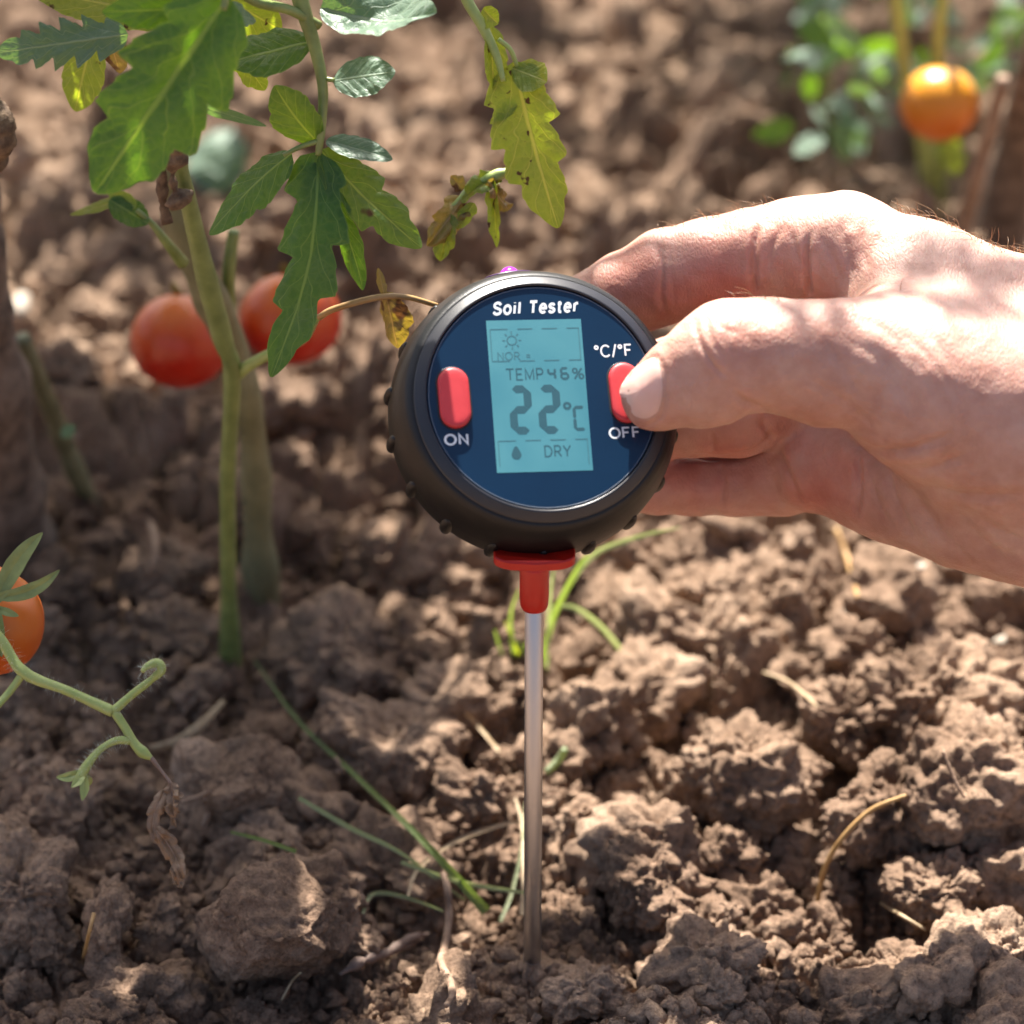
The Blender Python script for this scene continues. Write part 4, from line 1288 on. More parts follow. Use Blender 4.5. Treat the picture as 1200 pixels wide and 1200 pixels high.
# the main leaf stalk running down the middle
stem('leaf_stalk', [(338, -60, .632), (352, 0, .636), (368, 52, .639), (378, 100, .641), (377, 145, .643), (373, 182, .645)], [11, 10, 8, 6.5, 5.5, 4], M['stem'], plant, n=40, seg=12)
stem('leaf_stalk', [(374, 30, .639), (340, 12, .634), (300, 2, .628), (262, -20, .622)], [6, 6, 6, 5], M['stem'], plant, n=24)
stem('leaf_stalk', [(378, 92, .641), (392, 94, .640)], [3, 2.5], M['stem'], plant, n=6)
stem('leaf_stalk', [(374, 165, .644), (352, 172, .644), (332, 182, .644)], [3.5, 3, 2.5], M['stem'], plant, n=8)
stem('leaf_stalk', [(250, -30, .60), (263, -5, .60), (262, 12, .60)], [6, 5, 4], M['stem'], plant, n=8)
stem('leaf_stalk', [(128, 55, .642), (110, 45, .645), (85, 42, .648)], [5, 4, 3], M['stem'], plant, n=8)

leaflet((268, -6, .602), (112, 224, .612), 150, M['leaf'], plant, nt=4, tooth=.32, fold=.16, roll=-14, droop=-.03, seed=3, wide=.42, wave=.10, asym=-.05)
leaflet((373, 178, .645), (318, 442, .640), 92, M['leaf'], plant, nt=4, tooth=.42, fold=.14, roll=10, side=.055, seed=5, wide=.30, wave=.09, asym=-.08)
leaflet((376, 176, .645), (494, 290, .647), 74, M['leaf_spot'], plant, nt=3, tooth=.34, fold=.12, roll=-18, side=-.03, seed=7, wide=.38, wave=.07)
leaflet((362, 188, .646), (425, 340, .648), 46, M['leaf'], plant, nt=3, tooth=.3, fold=.2, roll=30, side=.05, seed=9, wide=.5)
leaflet((342, 180, .645), (241, 272, .652), 66, M['leaf'], plant, nt=3, tooth=.14, fold=-.15, roll=34, side=-.04, seed=11, wide=.42, droop=.05)
leaflet((374, 168, .645), (322, 100, .640), 62, M['leaf_spot'], plant, nt=2, tooth=.12, fold=.34, roll=-25, seed=13, wide=.5, curl=.3, bow=.1)
leaflet((382, 165, .644), (460, 187, .641), 36, M['leaf_grey'], plant, nt=2, tooth=.06, fold=.22, roll=-30, seed=15, wide=.48)
leaflet((390, 95, .640), (463, 84, .636), 56, M['leaf_grey'], plant, nt=2, tooth=.06, fold=.12, roll=-20, seed=17, wide=.46)
leaflet((366, 48, .640), (266, 74, .642), 66, M['leaf'], plant, nt=2, tooth=.10, fold=.2, roll=24, seed=19, wide=.5, curl=.25)
leaflet((376, 10, .636), (512, 16, .622), 84, M['leaf_grey'], plant, nt=3, tooth=.26, fold=.34, roll=-34, seed=21, wide=.5, wave=.14, bow=-.10)
leaflet((352, -10, .634), (300, -70, .62), 70, M['leaf'], plant, nt=3, tooth=.2, seed=23)
leaflet((280, 62, .645), (310, 106, .652), 40, M['leaf_yellow'], plant, nt=2, tooth=.2, roll=20, seed=25, wide=.4)  # yellow of sunlight shining through, put into the leaf colour
leaflet((150, 40, .640), (-6, 62, .636), 66, M['leaf_grey'], plant, nt=6, tooth=.48, fold=.12, roll=-8, seed=27, wide=.42, wave=.14)
leaflet((262, 8, .612), (120, 14, .606), 60, M['leaf'], plant, nt=3, tooth=.22, roll=-20, seed=29)
leaflet((110, 35, .660), (88, 130, .672), 60, M['leaf_yellow'], plant, nt=2, tooth=.06, roll=12, seed=31, wide=.5)  # backlit yellow put into this leaf's colour
leaflet((125, 30, .650), (140, 86, .66), 44, M['leaf_dead'], plant, nt=2, tooth=.1, roll=30, seed=33)
leaflet((200, 20, .65), (30, -14, .65), 60, M['leaf_yellow'], plant, nt=3, tooth=.1, seed=35, roll=10)
leaflet((252, 8, .618), (300, 24, .628), 36, M['leaf_grey'], plant, nt=2, tooth=.25, roll=-30, seed=37)
leaflet((250, -10, .65), (330, 36, .66), 64, M['leaf_yellow'], plant, nt=2, tooth=.1, roll=30, seed=38)
leaflet((128, 234, .688), (174, 262, .686), 38, M['leaf'], plant, nt=2, tooth=.1, roll=-20, seed=39, wide=.5)
leaflet((150, 232, .688), (82, 252, .694), 20, M['leaf_yellow'], plant, nt=2, tooth=.1, roll=40, seed=41)
leaflet((160, 244, .687), (125, 222, .69), 22, M['leaf_yellow'], plant, nt=2, tooth=.1, roll=-10, seed=43)
leaflet((228, 122, .66), (312, 148, .668), 16, M['leaf_grey'], plant, nt=1, tooth=.1, roll=30, seed=45)
# withered leaf beside the tester
stem('leaf_stalk', [(374, 372, .655), (392, 362, .652), (440, 349, .650), (475, 348, .650), (512, 358, .655)], [4, 4, 4, 3.5, 3], M['straw_orange'], plant, n=24)
leaflet((452, 342, .650), (466, 408, .654), 44, M['leaf_dead'], plant, nt=2, tooth=.2, fold=-.5, roll=20, seed=47, wide=.5, curl=.4, wave=.2)
leaflet((450, 345, .650), (443, 314, .650), 12, M['leaf_dead'], plant, nt=2, tooth=.2, fold=-.4, seed=49)

# ---------------- shoot hanging in from the top centre
shoot = thing('tomato_shoot', 'yellowish spotted tomato shoot hanging in from the top above the tester', 'plant', W(545, -20, .66))
stem('stem', [(528, -60, .655), (545, -5, .656), (566, 32, .657), (582, 66, .658), (590, 95, .658)], [8, 7, 6.5, 5, 3], M['stem_pale'], shoot, n=26)
stem('leaf_stalk', [(584, 46, .657), (598, 58, .658), (606, 78, .66)], [3, 3, 2.5], M['stem_pale'], shoot, n=10)
leaflet((602, 72, .66), (654, 267, .662), 96, M['leaf_yellow'], shoot, nt=4, tooth=.36, fold=.10, roll=14, side=-.01, seed=51, wide=.30, wave=.06, asym=.12)
leaflet((600, 80, .66), (641, 96, .657), 46, M['leaf_yellow'], shoot, nt=1, tooth=.1, roll=-10, seed=53, wide=.5)
leaflet((575, 30, .658), (578, 104, .662), 40, M['leaf_yellow'], shoot, nt=2, tooth=.12, fold=.7, roll=-40, seed=55, wide=.6, curl=.3)
leaflet((566, 10, .657), (584, 28, .655), 30, M['leaf_yellow'], shoot, nt=1, tooth=.1, fold=.5, roll=30, seed=57, wide=.6)
leaflet((606, 120, .661), (574, 145, .664), 20, M['leaf_yellow'], shoot, nt=1, tooth=.1, roll=30, seed=58)
# withered curled cluster below it
wil = thing('withered_shoot', 'withered curled brown and yellow leaf cluster hanging above the tester rim', 'plant', W(590, 205, .672))
stem('leaf_stalk', [(606, 150, .668), (598, 196, .668), (580, 206, .668), (558, 216, .668), (535, 238, .668), (512, 262, .668)], [3, 4, 5, 5, 4, 3], M['stem_pale'], wil, n=30, bump=.2)
leaflet((586, 204, .668), (540, 236, .666), 34, M['leaf_yellow'], wil, nt=2, fold=.6, roll=30, seed=61, wave=.3, curl=.5)
leaflet((546, 232, .667), (500, 288, .666), 44, M['leaf_dead'], wil, nt=3, fold=.55, roll=-20, seed=63, wave=.3, curl=.5)
leaflet((528, 250, .667), (516, 306, .668), 30, M['leaf_yellow'], wil, nt=2, fold=.6, roll=15, seed=65, wave=.25, curl=.4)
leaflet((556, 238, .667), (534, 268, .668), 22, M['leaf_yellow'], wil, nt=1, fold=.3, roll=-20, seed=67)
leaflet((578, 210, .667), (582, 290, .670), 20, M['leaf_yellow'], wil, nt=2, fold=.7, roll=20, seed=69, wave=.2)
leaflet((570, 212, .667), (597, 246, .668), 30, M['leaf_dead'], wil, nt=2, fold=.6, roll=-30, seed=71, wave=.4, curl=.5)
leaflet((542, 222, .667), (528, 206, .664), 22, M['leaf_dead'], wil, nt=1, fold=.7, roll=10, seed=73, curl=.5)

# ================================================================== TOMATOES
def tomato(px, py, t, r, mt, label, up_px=(0, -1), squash=.9, seed=0, calyx=None, group=None, lean=.35):
    """round fruit with shallow lobes; calyx placed at the stalk end"""
    c = W(px, py, t); rad = r * K * t
    top = thing('tomato', label, 'tomato', c, group)
    ax_ = (UP * -up_px[1] + RIGHT * up_px[0] - FWD * lean).normalized()
    q_ = ax_.to_track_quat('Z', 'Y').to_matrix()
    rs = np.random.RandomState(seed)
    def TMt(x, y, z): return c + q_ @ Vector((x, y, z))
    prof = []
    for i in range(33):
        a = math.pi * i / 32
        rr_ = math.sin(a); zz = -math.cos(a) * squash
        if zz > 0: zz -= .20 * math.exp(-(rr_ / .28) ** 2)
        prof.append((max(rr_, 0) * rad if 0 < i < 32 else 0, zz * rad))
    ph = rs.uniform(0, 6)
    lathe(prof, 64, TMt, 'fruit', mt, top, mod=lambda a, r_, z: 1 + .014 * math.sin(5 * a + ph) + .01 * math.sin(3 * a + ph * 2))
    if calyx:
        for k in range(calyx):
            a = 6.283 * k / calyx + ph
            u = Vector((math.cos(a), math.sin(a), 0))
            b_ = TMt(*(u * rad * .05 + Vector((0, 0, squash * rad * .86))))
            e_ = TMt(*(u * rad * .62 + Vector((0, 0, squash * rad * 1.02))))
            leaflet(b_, e_, rad * .26, M['stem'], top, 'sepal', nt=1, tooth=.05, seed=k, fold=.3, droop=.2 * rs.uniform(-1, 1), facing=q_ @ Vector((0, 0, 1)))
    return top
tomato(211, 400, dG(260, 700) - .01, 59, M['red_tom'], 'ripe red tomato hanging just left of the stem', (0.1, -1), .93, 1, 5, lean=-.3)
tomato(340, 374, dG(340, 700) - .0, 60, M['red_tom'], 'ripe red tomato half hidden behind the drooping leaf right of the stem', (0, -1), .88, 2, 5, lean=-.3)
tomato(1101, 122, .93, 46, M['orange_tom'], 'blurred glossy orange tomato in the upper right background', (.1, -1), .94, 3, None, lean=-.4)
ft = .655
front_t = tomato(-14, 727, ft, 67, M['orange_dark'], 'orange tomato cut by the left edge with green sepals', (.5, -.6), .93, 4, None, lean=.35)
# its sepals, traced where they stand
leaflet((-4, 706, ft - .012), (50, 624, ft - .014), 24, M['stem'], front_t, 'sepal', nt=1, tooth=.03, fold=.35, seed=81, wide=.5, side=.06)
leaflet((-6, 700, ft - .012), (70, 668, ft - .016), 18, M['stem'], front_t, 'sepal', nt=1, tooth=.03, fold=.35, seed=82, wide=.5, side=-.10)
leaflet((-6, 712, ft - .0125), (22, 722, ft - .013), 10, M['stem'], front_t, 'sepal', nt=1, tooth=.03, fold=.3, seed=83, wide=.5)
leaflet((-6, 706, ft - .0125), (2, 770, ft - .0125), 16, M['stem'], front_t, 'sepal', nt=1, tooth=.03, fold=.3, seed=84, wide=.5)

# ---------------- curled flower stalk in front of it
tr = thing('flower_stalk', 'curled hairy green flower stalk with a dried brown flower hanging from it', 'flower stalk', W(0, 745, .64))
tt_ = .640
main_pts = [(-25, 722, tt_), (0, 748, tt_), (28, 788, tt_), (80, 810, tt_), (132, 834, tt_)]
stem('stalk', main_pts, [5.5, 5.5, 7, 5.6, 6.4], M['stem_pale'], tr, n=40, seg=12, bump=.05)
stem('stalk', [(28, 788, tt_), (10, 812, tt_), (-14, 838, tt_ - .004)], [5, 4.5, 4.5], M['stem_pale'], tr, n=16, seg=12)
curl_pts = [(132, 834, tt_), (155, 814, tt_), (178, 796, tt_ - .001), (189, 785, tt_ - .002), (184, 777, tt_ - .002), (172, 781, tt_ - .003), (167, 787, tt_ - .004)]
stem('stalk', curl_pts, [5.5, 4.4, 4.4, 5.6, 5.4, 4, 2.5], M['stem_pale'], tr, n=50, seg=12, bump=.06)
stem('stalk', [(134, 834, tt_), (146, 852, tt_), (158, 872, tt_), (168, 882, tt_), (178, 889, tt_)], [5.6, 5.2, 5.6, 6.8, 2.5], M['stem_pale'], tr, n=30, seg=12)
low_pts = [(152, 868, tt_), (136, 868, tt_ - .001), (118, 878, tt_ - .002), (104, 894, tt_ - .003), (94, 910, tt_ - .003)]
stem('stalk', low_pts, [5, 4.6, 4, 5.4, 6.5], M['stem_pale'], tr, n=30, seg=12)
for e, s_ in (((66, 911, tt_ - .004), 1), ((96, 938, tt_ - .004), 2), ((84, 922, tt_ - .006), 3), ((104, 922, tt_ - .001), 4)):
    leaflet((97, 904, tt_ - .003), e, 12, M['stem_pale'], tr, 'sepal', nt=1, tooth=.02, fold=.5, seed=90 + s_, wide=.5, side=.08, droop=.08)
stem('dry_stalk', [(177, 888, tt_), (188, 902, tt_), (200, 918, tt_), (203, 932, tt_)], [3, 2, 2, 3], M['twig'], tr, n=16)
M['dead_flower'] = leaf_material('dried_flower', (0.10, 0.058, 0.034), (0.25, 0.165, 0.10), (0.30, 0.21, 0.14), (.2, .14, .08), .15)
leaflet((200, 916, tt_), (205, 958, tt_ - .001), 26, M['dead_flower'], tr, 'dried_petal', nt=3, fold=.8, seed=101, wave=.5, curl=.6, roll=20)
leaflet((196, 925, tt_), (180, 985, tt_ - .002), 22, M['dead_flower'], tr, 'dried_petal', nt=3, fold=.8, seed=102, wave=.4, curl=.6, roll=-20, side=-.12)
leaflet((208, 926, tt_), (196, 972, tt_ + .001), 22, M['dead_flower'], tr, 'dried_petal', nt=3, fold=.7, seed=103, wave=.5, curl=.6, roll=50)
leaflet((178, 968, tt_ - .002), (214, 1030, tt_ - .001), 26, M['dead_flower'], tr, 'dried_petal', nt=3, fold=.7, seed=104, wave=.4, curl=.5, roll=-10, side=.08)
leaflet((204, 1014, tt_ - .001), (212, 1040, tt_), 20, M['dead_flower'], tr, 'dried_petal', nt=2, fold=.5, seed=105, wave=.5, curl=.5)
hm = MB(); rs = np.random.RandomState(5)
for pl, rad in ((main_pts, 7.5), (curl_pts, 6), (low_pts, 6)):
    S2 = spline(pl, 300)
    for k in range(330 if pl is not curl_pts else 300):
        p = W(*S2[rs.randint(0, 300)])
        d_ = Vector(rs.randn(3)).normalized()
        L = rs.uniform(.0006, .0017)
        rd = rad * K * tt_
        Vh, Fh, _ = tube([p + d_ * rd * .8, p + d_ * (rd + L * .6), p + d_ * (rd + L) + Vector((0, 0, -.0002))], [.000028, .00002, .00001], n=4, seg=3)
        hm.add(Vh, Fh)
M['fuzz'] = simple('plant_hair', [(0.55, 0.58, 0.48)], 100, .5)
tag(hm.build('stalk_hair', M['fuzz'], tr), kind='stuff')

# ================================================================== WOODEN STAKE and stems at the left edge
stake = thing('wooden_stake', 'thick weathered brown stake with a dark knot, cut by the left edge', 'stake', G(-10, 660))
ds = dG(-12, 655)
stem('post', [(-12, 690, ds + .01), (-14, 600, ds - .018), (-22, 480, ds - .048), (-34, 350, ds - .075), (-42, 220, ds - .10), (-46, 60, ds - .125), (-50, -160, ds - .16)], [76, 70, 58, 46, 42, 42, 42], M['wood'], stake, bump=.06, seed=2, seg=40, n=90)
stem('knot', [(-30, 115, ds - .155), (-8, 132, ds - .165), (-2, 160, ds - .165), (-10, 185, ds - .16), (-34, 205, ds - .15)], [16, 20, 22, 17, 12], M['bark_dry'], stake, bump=.16, seed=3, seg=24, n=50)
st2 = thing('plant_stem', 'thin blurred green stem leaning beside the thick wooden stake', 'stem', G(104, 590))
stem('stem', [(112, 600, dG(104, 590)), (92, 560, dG(104, 590) - .02), (72, 510, dG(104, 590) - .035), (52, 460, dG(104, 590) - .05), (26, 395, dG(104, 590) - .065)], [9, 11, 12, 11, 9], M['stem_old'], st2, bump=.08, n=40)
leaflet((72, 512, .78), (88, 498, .78), 16, M['leaf_grey'], st2, 'bud', nt=1, tooth=.02, seed=110)

# pale leaf lying blurred on the far ground
o = leaflet((215, 200, dG(240, 200) - .012), (290, 172, dG(240, 200) - .02), 90, M['leaf_grey'], None, 'fallen_leaf', nt=2, tooth=.1, roll=-20, seed=115, fold=-.2)
tag(o, 'blurred pale green leaf lying on the ground behind the stem', 'leaf')

# ================================================================== BACKGROUND PLANT, upper right
bg = thing('tomato_plant', 'blurred tomato plant with grey-green leaves in the upper right background', 'plant', G(1075, 240))
db = dG(1075, 240)
stem('stem', [(1082, 250, db), (1085, 180, db - .03), (1062, 90, db - .07), (1050, 0, db - .10), (1042, -90, db - .13)], [9, 10, 9, 8, 8], M['stem_pale'], bg, n=40)
stem('stem', [(1098, 250, db), (1104, 170, db - .03), (1100, 60, db - .08), (1112, -60, db - .12)], [7, 8, 7, 6], M['stem_pale'], bg, n=40)
stem('stem', [(968, 165, db + .06), (966, 100, db + .03), (975, 20, db), (985, -60, db - .03)], [7, 7, 6, 6], M['stem'], bg, n=30)
rs = np.random.RandomState(21)
for k in range(110):
    if k < 54: x, y = rs.uniform(925, 1035), rs.uniform(-40, 165)
    else: x, y = rs.uniform(1035, 1215), rs.uniform(-60, 95)
    t = rs.uniform(.96, 1.16)
    a = rs.uniform(0, 6.28); L = rs.uniform(22, 50)
    mt = M[['leaf_grey', 'leaf_grey', 'leaf_grey', 'leaf_grey', 'leaf', 'leaf'][rs.randint(6)]]
    leaflet((x, y, t), (x + L * math.cos(a), y + L * abs(math.sin(a)) * .9, t + rs.uniform(-.02, .02)), L * rs.uniform(.5, .75), mt, bg, nt=3, tooth=.25, roll=rs.uniform(-60, 60), seed=200 + k)
leaflet((1112, 158, .95), (1120, 205, .95), 34, M['leaf_yellow'], bg, nt=2, seed=260)
st3 = thing('wooden_stake', 'grey-brown leaning stake in the upper right background', 'stake', G(1140, 285))
d3 = dG(1140, 285)
stem('post', [(1165, 300, d3), (1190, 200, d3 - .035), (1212, 110, d3 - .07), (1234, 20, d3 - .10), (1265, -120, d3 - .15)], [30, 29, 28, 27, 26], M['wood'], st3, bump=.03, seg=24, n=50)
st4 = thing('wooden_stick', 'thin pale stick leaning in front of the upper right stake', 'stick', G(1133, 285))
stem('stick', [(1124, 290, d3 - .05), (1142, 215, d3 - .075), (1157, 160, d3 - .09), (1176, 92, d3 - .11)], [10, 10, 9, 8], M['root'], st4, bump=.05, n=30)

# ---------------- upper foliage of the tomato plants, above the frame: its leaves shade the bed
def low_leaf(seed):
    rs = np.random.RandomState(seed)
    Vs = []; Fs = []; Us = []; n0 = 0
    specs = [(0.055, 0.0, 0.0, .060, .036)] + [(0.02 + .018 * i, sgn, 55 + rs.uniform(-10, 10), .042 - .004 * abs(i - 1), .022) for i in range(3) for sgn in (-1, 1)]
    for x0, sgn, angd, L, w in specs:
        N, Mc = 22, 6
        s_ = np.linspace(0, 1, N); v_ = np.linspace(-1, 1, Mc + 1)
        env = (s_ + .012) ** .4 * (1 - s_ * .995) ** .72; env /= env.max()
        t = (s_ * 4 + rs.rand()) % 1; env = env * (1 - .3 * np.clip((1 - s_) * 3, 0, 1) * (1 - np.where(t < .75, t / .75, (1 - t) / .25)))
        S_g, Vg = np.meshgrid(s_, v_, indexing='ij')
        x = S_g * L + .35 * np.abs(Vg) * env[:, None] * w / 2; y = Vg * env[:, None] * w / 2
        z = .10 * np.abs(y) - .35 * L * S_g ** 2 * rs.uniform(.2, 1) + .004 * fbm2(x * 60, y * 60 + x0 * 300, 2, seed)
        a = math.radians(angd) * sgn
        Vs.append(np.stack([x0 + x * math.cos(a) - y * math.sin(a), x * math.sin(a) + y * math.cos(a) + sgn * .004, z], -1).reshape(-1, 3))
        Us.append(np.stack([S_g, (Vg + 1) / 2], -1).reshape(-1, 2))
        i = np.arange(N - 1)[:, None] * (Mc + 1) + np.arange(Mc)[None]
        Fs.append(np.stack([i, i + 1, i + Mc + 2, i + Mc + 1], -1).reshape(-1, 4) + n0); n0 += N * (Mc + 1)
    V_, F_, U_ = tube([(-.02, 0, 0), (.03, 0, .002), (.06, 0, 0)], [.0016, .0013, .0009], n=12, seg=6)
    me = mesh_np('leaf', np.concatenate(Vs + [V_]), np.concatenate(Fs).tolist() + [[i + n0 for i in f] for f in F_], M['leaf'], uv=np.concatenate(Us + [U_]))
    return me
low = [low_leaf(k) for k in range(5)]
rs = np.random.RandomState(77)
canopy = []
def shade_leaf(px, py, h, sc=1.0, owner=None, at=None):
    g = at if at is not None else on_ground(px, py)
    p = g + SUN * ((h - g.z) / SUN.z)
    o = link_mesh(low[rs.randint(5)], 'leaf', owner or plant)
    a = rs.uniform(0, 6.28)
    q_ = SUN.to_track_quat('Z', 'Y').to_matrix().to_4x4() @ Matrix.Rotation(a, 4, 'Z') @ Matrix.Rotation(rs.uniform(-.6, .6), 4, 'X') @ Matrix.Rotation(rs.uniform(-.5, .5), 4, 'Y')
    o.location = p - (q_.to_3x3() @ Vector((.06 * sc, 0, 0)))
    o.matrix_basis = Matrix.Translation(o.location) @ q_ @ Matrix.Scale(sc, 4)
    canopy.append(o.location.copy())
    return p
def on_ground(px, py): return G(px, py, 0)
# (photo region left, top, right, bottom, number, leaf size)
for x0, y0, x1, y1, n_, sc in ((-150, 600, 380, 1000, 22, .66), (-150, 900, 400, 1260, 18, .62), (60, 520, 420, 640, 5, .6), (380, 760, 520, 980, 5, .45),
                               (420, 1090, 760, 1260, 5, .45), (0, 200, 420, 430, 7, .4), (380, 0, 1000, 170, 9, .5), (0, -60, 400, 160, 5, .5), (860, 0, 1260, 330, 10, .6)):
    for k in range(n_):
        far_y = y0 < 480
        tx, ty = rs.uniform(x0, x1), rs.uniform(y0, y1)
        if math.hypot(tx - 455, ty - 1010) < 130 or math.hypot(tx - 545, ty - 800) < 100: continue
        shade_leaf(tx, ty, rs.uniform(.30, .40) if not far_y else rs.uniform(.22, .30), sc * rs.uniform(.8, 1.2), owner=bg if x0 > 800 else plant)
# leaves over the leaves in view
for px, py, t, sc in ((215, 130, .602, .34), (150, 190, .607, .3), (250, 40, .602, .3), (330, 410, .64, .3), (350, 260, .644, .22), (440, 240, .646, .22), (300, 60, .64, .3), (205, 330, .70, .4), (250, 600, .74, .5), (260, 500, .73, .5), (30, 720, .655, .6), (-20, 420, .78, .6), (10, 300, .72, .5), (130, 860, .64, .5), (612, 110, .66, .25)):
    p = W(px, py, t)
    shade_leaf(0, 0, p.z + rs.uniform(.14, .22), sc, at=p)
for px, py, t, sc, hh in ((1000, 385, .628, .30, .40), (1145, 430, .632, .36, .62), (960, 372, .622, .22, .40)):  # unseen leaves added to shade the hand; the wrist leaf dims overbright skin
    p = W(px, py, t); shade_leaf(0, 0, p.z + hh, sc, at=p)
# branches that carry them
def branch(pts, r, owner): tube_obj('branch', pts, r, M['stem'], owner, n=24, seg=8)
root_ = W(338, -60, .632)
cl = sorted([c for c in canopy if c.x < .12], key=lambda c: c.x)
mid = sum(cl, Vector()) / len(cl)
branch([root_, root_.lerp(mid, .5) + Vector((0, 0, .03)), mid + Vector((0, .02, .03))], [.002, .0035, .004], plant)
for c in cl:
    b_ = root_.lerp(mid, rs.uniform(.4, 1.0)) + Vector((0, 0, .025))
    branch([b_, b_.lerp(c, .5) + Vector((0, 0, .015)), c], [.0022, .0018, .0012], plant)

# ================================================================== GRASS, STRAW, ROOTS
bpy.context.view_layer.update()
_dg = bpy.context.evaluated_depsgraph_get()
def on_soil(px, py, lift=0.001):
    """the bed (soil sheet or a clod) seen at this pixel, raised by lift"""
    d = (W(px, py, 1) - CAM).normalized(); o = CAM.copy()
    for _ in range(40):
        ok, loc, nr_, idx, ob, mtx = scene.ray_cast(_dg, o, d)
        if not ok: break
        if ob.name.startswith(('soil', 'soil_clod')) and 'tester' not in ob.name: return loc + Vector((0, 0, 1)) * lift * .4 - d * lift * .6
        o = loc + d * .0002
    return G(px, py, lift)
def lay(pts, lifts):
    """points resting on the bed, with the jumps between clods evened out"""
    P = [on_soil(a, b) for a, b in pts]
    t = np.array([depth(p) for p in P]); u = np.linspace(0, 1, len(P))
    fit = np.polyval(np.polyfit(u, t, min(2, len(P) - 1)), u)
    t2 = .25 * t + .75 * fit
    pts2 = spline(np.column_stack([np.array(pts, float), t2]), 25)
    over = max(0, max(q[2] - depth(on_soil(q[0], q[1])) for q in pts2))
    return [W(a, b, tt - min(over, .006) - l * .0005) for (a, b), tt, l in zip(pts, t2, lifts)]

def blade(pts, wpx, mt, label, lifts, cat='grass', name='loose_grass', group=None, fold=.25):
    """flat ribbon through soil points; lifts in mm above the bed"""
    P = lay(pts, lifts)
    wl = [wpx] * len(P) if np.isscalar(wpx) else wpx
    S = spline(np.column_stack([np.array([p[:] for p in P]), wl]), 40)
    T = np.gradient(S[:, :3], axis=0); T /= np.linalg.norm(T, axis=1)[:, None]
    view = np.array(-FWD)
    V = []; U = []
    for i in range(40):
        sd = np.cross(T[i], view); sd /= np.linalg.norm(sd); nn_ = np.cross(sd, T[i])
        hw_ = S[i, 3] * K * depth(S[i, :3]) / 2
        for j, v in enumerate((-1, -.5, 0, .5, 1)):
            V.append(S[i, :3] + sd * v * hw_ + nn_ * (abs(v) * fold - fold * .5) * hw_)
            U.append((i / 39 * 0.02 + .07, (v + 1) / 2))
    i = np.arange(39)[:, None] * 5 + np.arange(4)[None]
    F = np.stack([i, i + 1, i + 6, i + 5], -1).reshape(-1, 4)
    o = obj(name, V, F, mt, None, uv=np.array(U))
    return tag(o, label, cat, group)

def sticky(pts, rpx, mt, label, cat, name, lifts=None, **kw):
    lifts = lifts or [1] * len(pts)
    P = lay(pts, lifts)
    rl = [rpx] * len(P) if np.isscalar(rpx) else rpx
    V, F, U = tube(P, [(.78 if cat != 'twig' else 1) * r * K * depth(p) for r, p in zip(rl, P)], **kw)
    return tag(obj(name, V, F, mt, None, uv=U), label, cat)

blade([(298, 773), (350, 845), (420, 912), (500, 990), (570, 1068)], [1.5, 4.5, 6, 8, 13], M['grass'], 'long green grass blade slanting down to a bright yellow-green tip', [14, 16, 14, 12, 6])
blade([(350, 935), (410, 970), (470, 1000), (545, 1055)], [5, 6, 5, 3], M['grass_pale'], 'grey-green grass blade passing under the long green blade', [6, 7, 6, 4])
blade([(470, 1010), (520, 1028), (560, 1038), (615, 1046)], [5, 6, 6, 4], M['grass_pale'], 'thin pale dried blade reaching the foot of the probe', [5, 7, 6, 3])
blade([(478, 1050), (490, 1018), (530, 988), (575, 970), (612, 962)], [3, 5, 5, 5, 4], M['straw'], 'thin pale straw arching left of the probe', [1, 4, 6, 5, 3])
blade([(586, 1080), (600, 1045), (612, 990), (616, 940)], [5, 5, 4, 2.5], M['grass_pale'], 'short green blade leaning on the left side of the probe foot', [1, 3, 5, 7])
blade([(612, 1072), (614, 1020), (612, 965), (604, 935)], [6, 6, 5, 3], M['straw'], 'pale dry blade standing tight against the probe', [1, 3, 5, 7])
blade([(425, 1070), (437, 1048), (470, 1050), (520, 1068)], [4, 5, 5, 3], M['grass_pale'], 'small bent pale blade lying left of the root', [2, 6, 5, 2])
blade([(270, 975), (310, 985), (347, 998)], [3, 5, 5], M['grass'], 'short dark green blade between the two large left clods', [2, 4, 3])
blade([(585, 880), (560, 850), (545, 835)], [4, 4, 2], M['straw'], 'small straw bit lying left of the probe', [2, 4, 3])

# tuft behind the probe
def tuft_blade(tuft, pts, wpx, mt, seed=0):
    P = np.array([W(*p)[:] for p in pts])
    wl = wpx if not np.isscalar(wpx) else [wpx] * len(P)
    S = spline(np.column_stack([P, wl]), 30)
    T = np.gradient(S[:, :3], axis=0); T /= np.linalg.norm(T, axis=1)[:, None]
    rs = np.random.RandomState(seed); view = np.array(-FWD) + rs.uniform(-.4, .4, 3)
    V = []; U = []
    for i in range(30):
        sd = np.cross(T[i], view); sd /= np.linalg.norm(sd); nn_ = np.cross(sd, T[i])
        hw_ = S[i, 3] * K * depth(S[i, :3]) / 2
        for v in (-1, -.5, 0, .5, 1):
            V.append(S[i, :3] + sd * v * hw_ + nn_ * abs(v) * .35 * hw_); U.append((i / 29 * .02 + .07, (v + 1) / 2))
    i = np.arange(29)[:, None] * 5 + np.arange(4)[None]
    F = np.stack([i, i + 1, i + 6, i + 5], -1).reshape(-1, 4)
    return obj('grass_blade', V, F, mt, tuft, uv=np.array(U))
dt = dG(622, 780)
tuft = thing('grass_tuft', 'small green grass tuft growing behind the probe below the red collar', 'grass', G(622, 785))
tuft_blade(tuft, [(632, 790, dt), (648, 725, dt - .02), (672, 675, dt - .035), (688, 650, dt - .04)], [5.6, 7.0, 6.5, 3.7], M['grass'], 1)
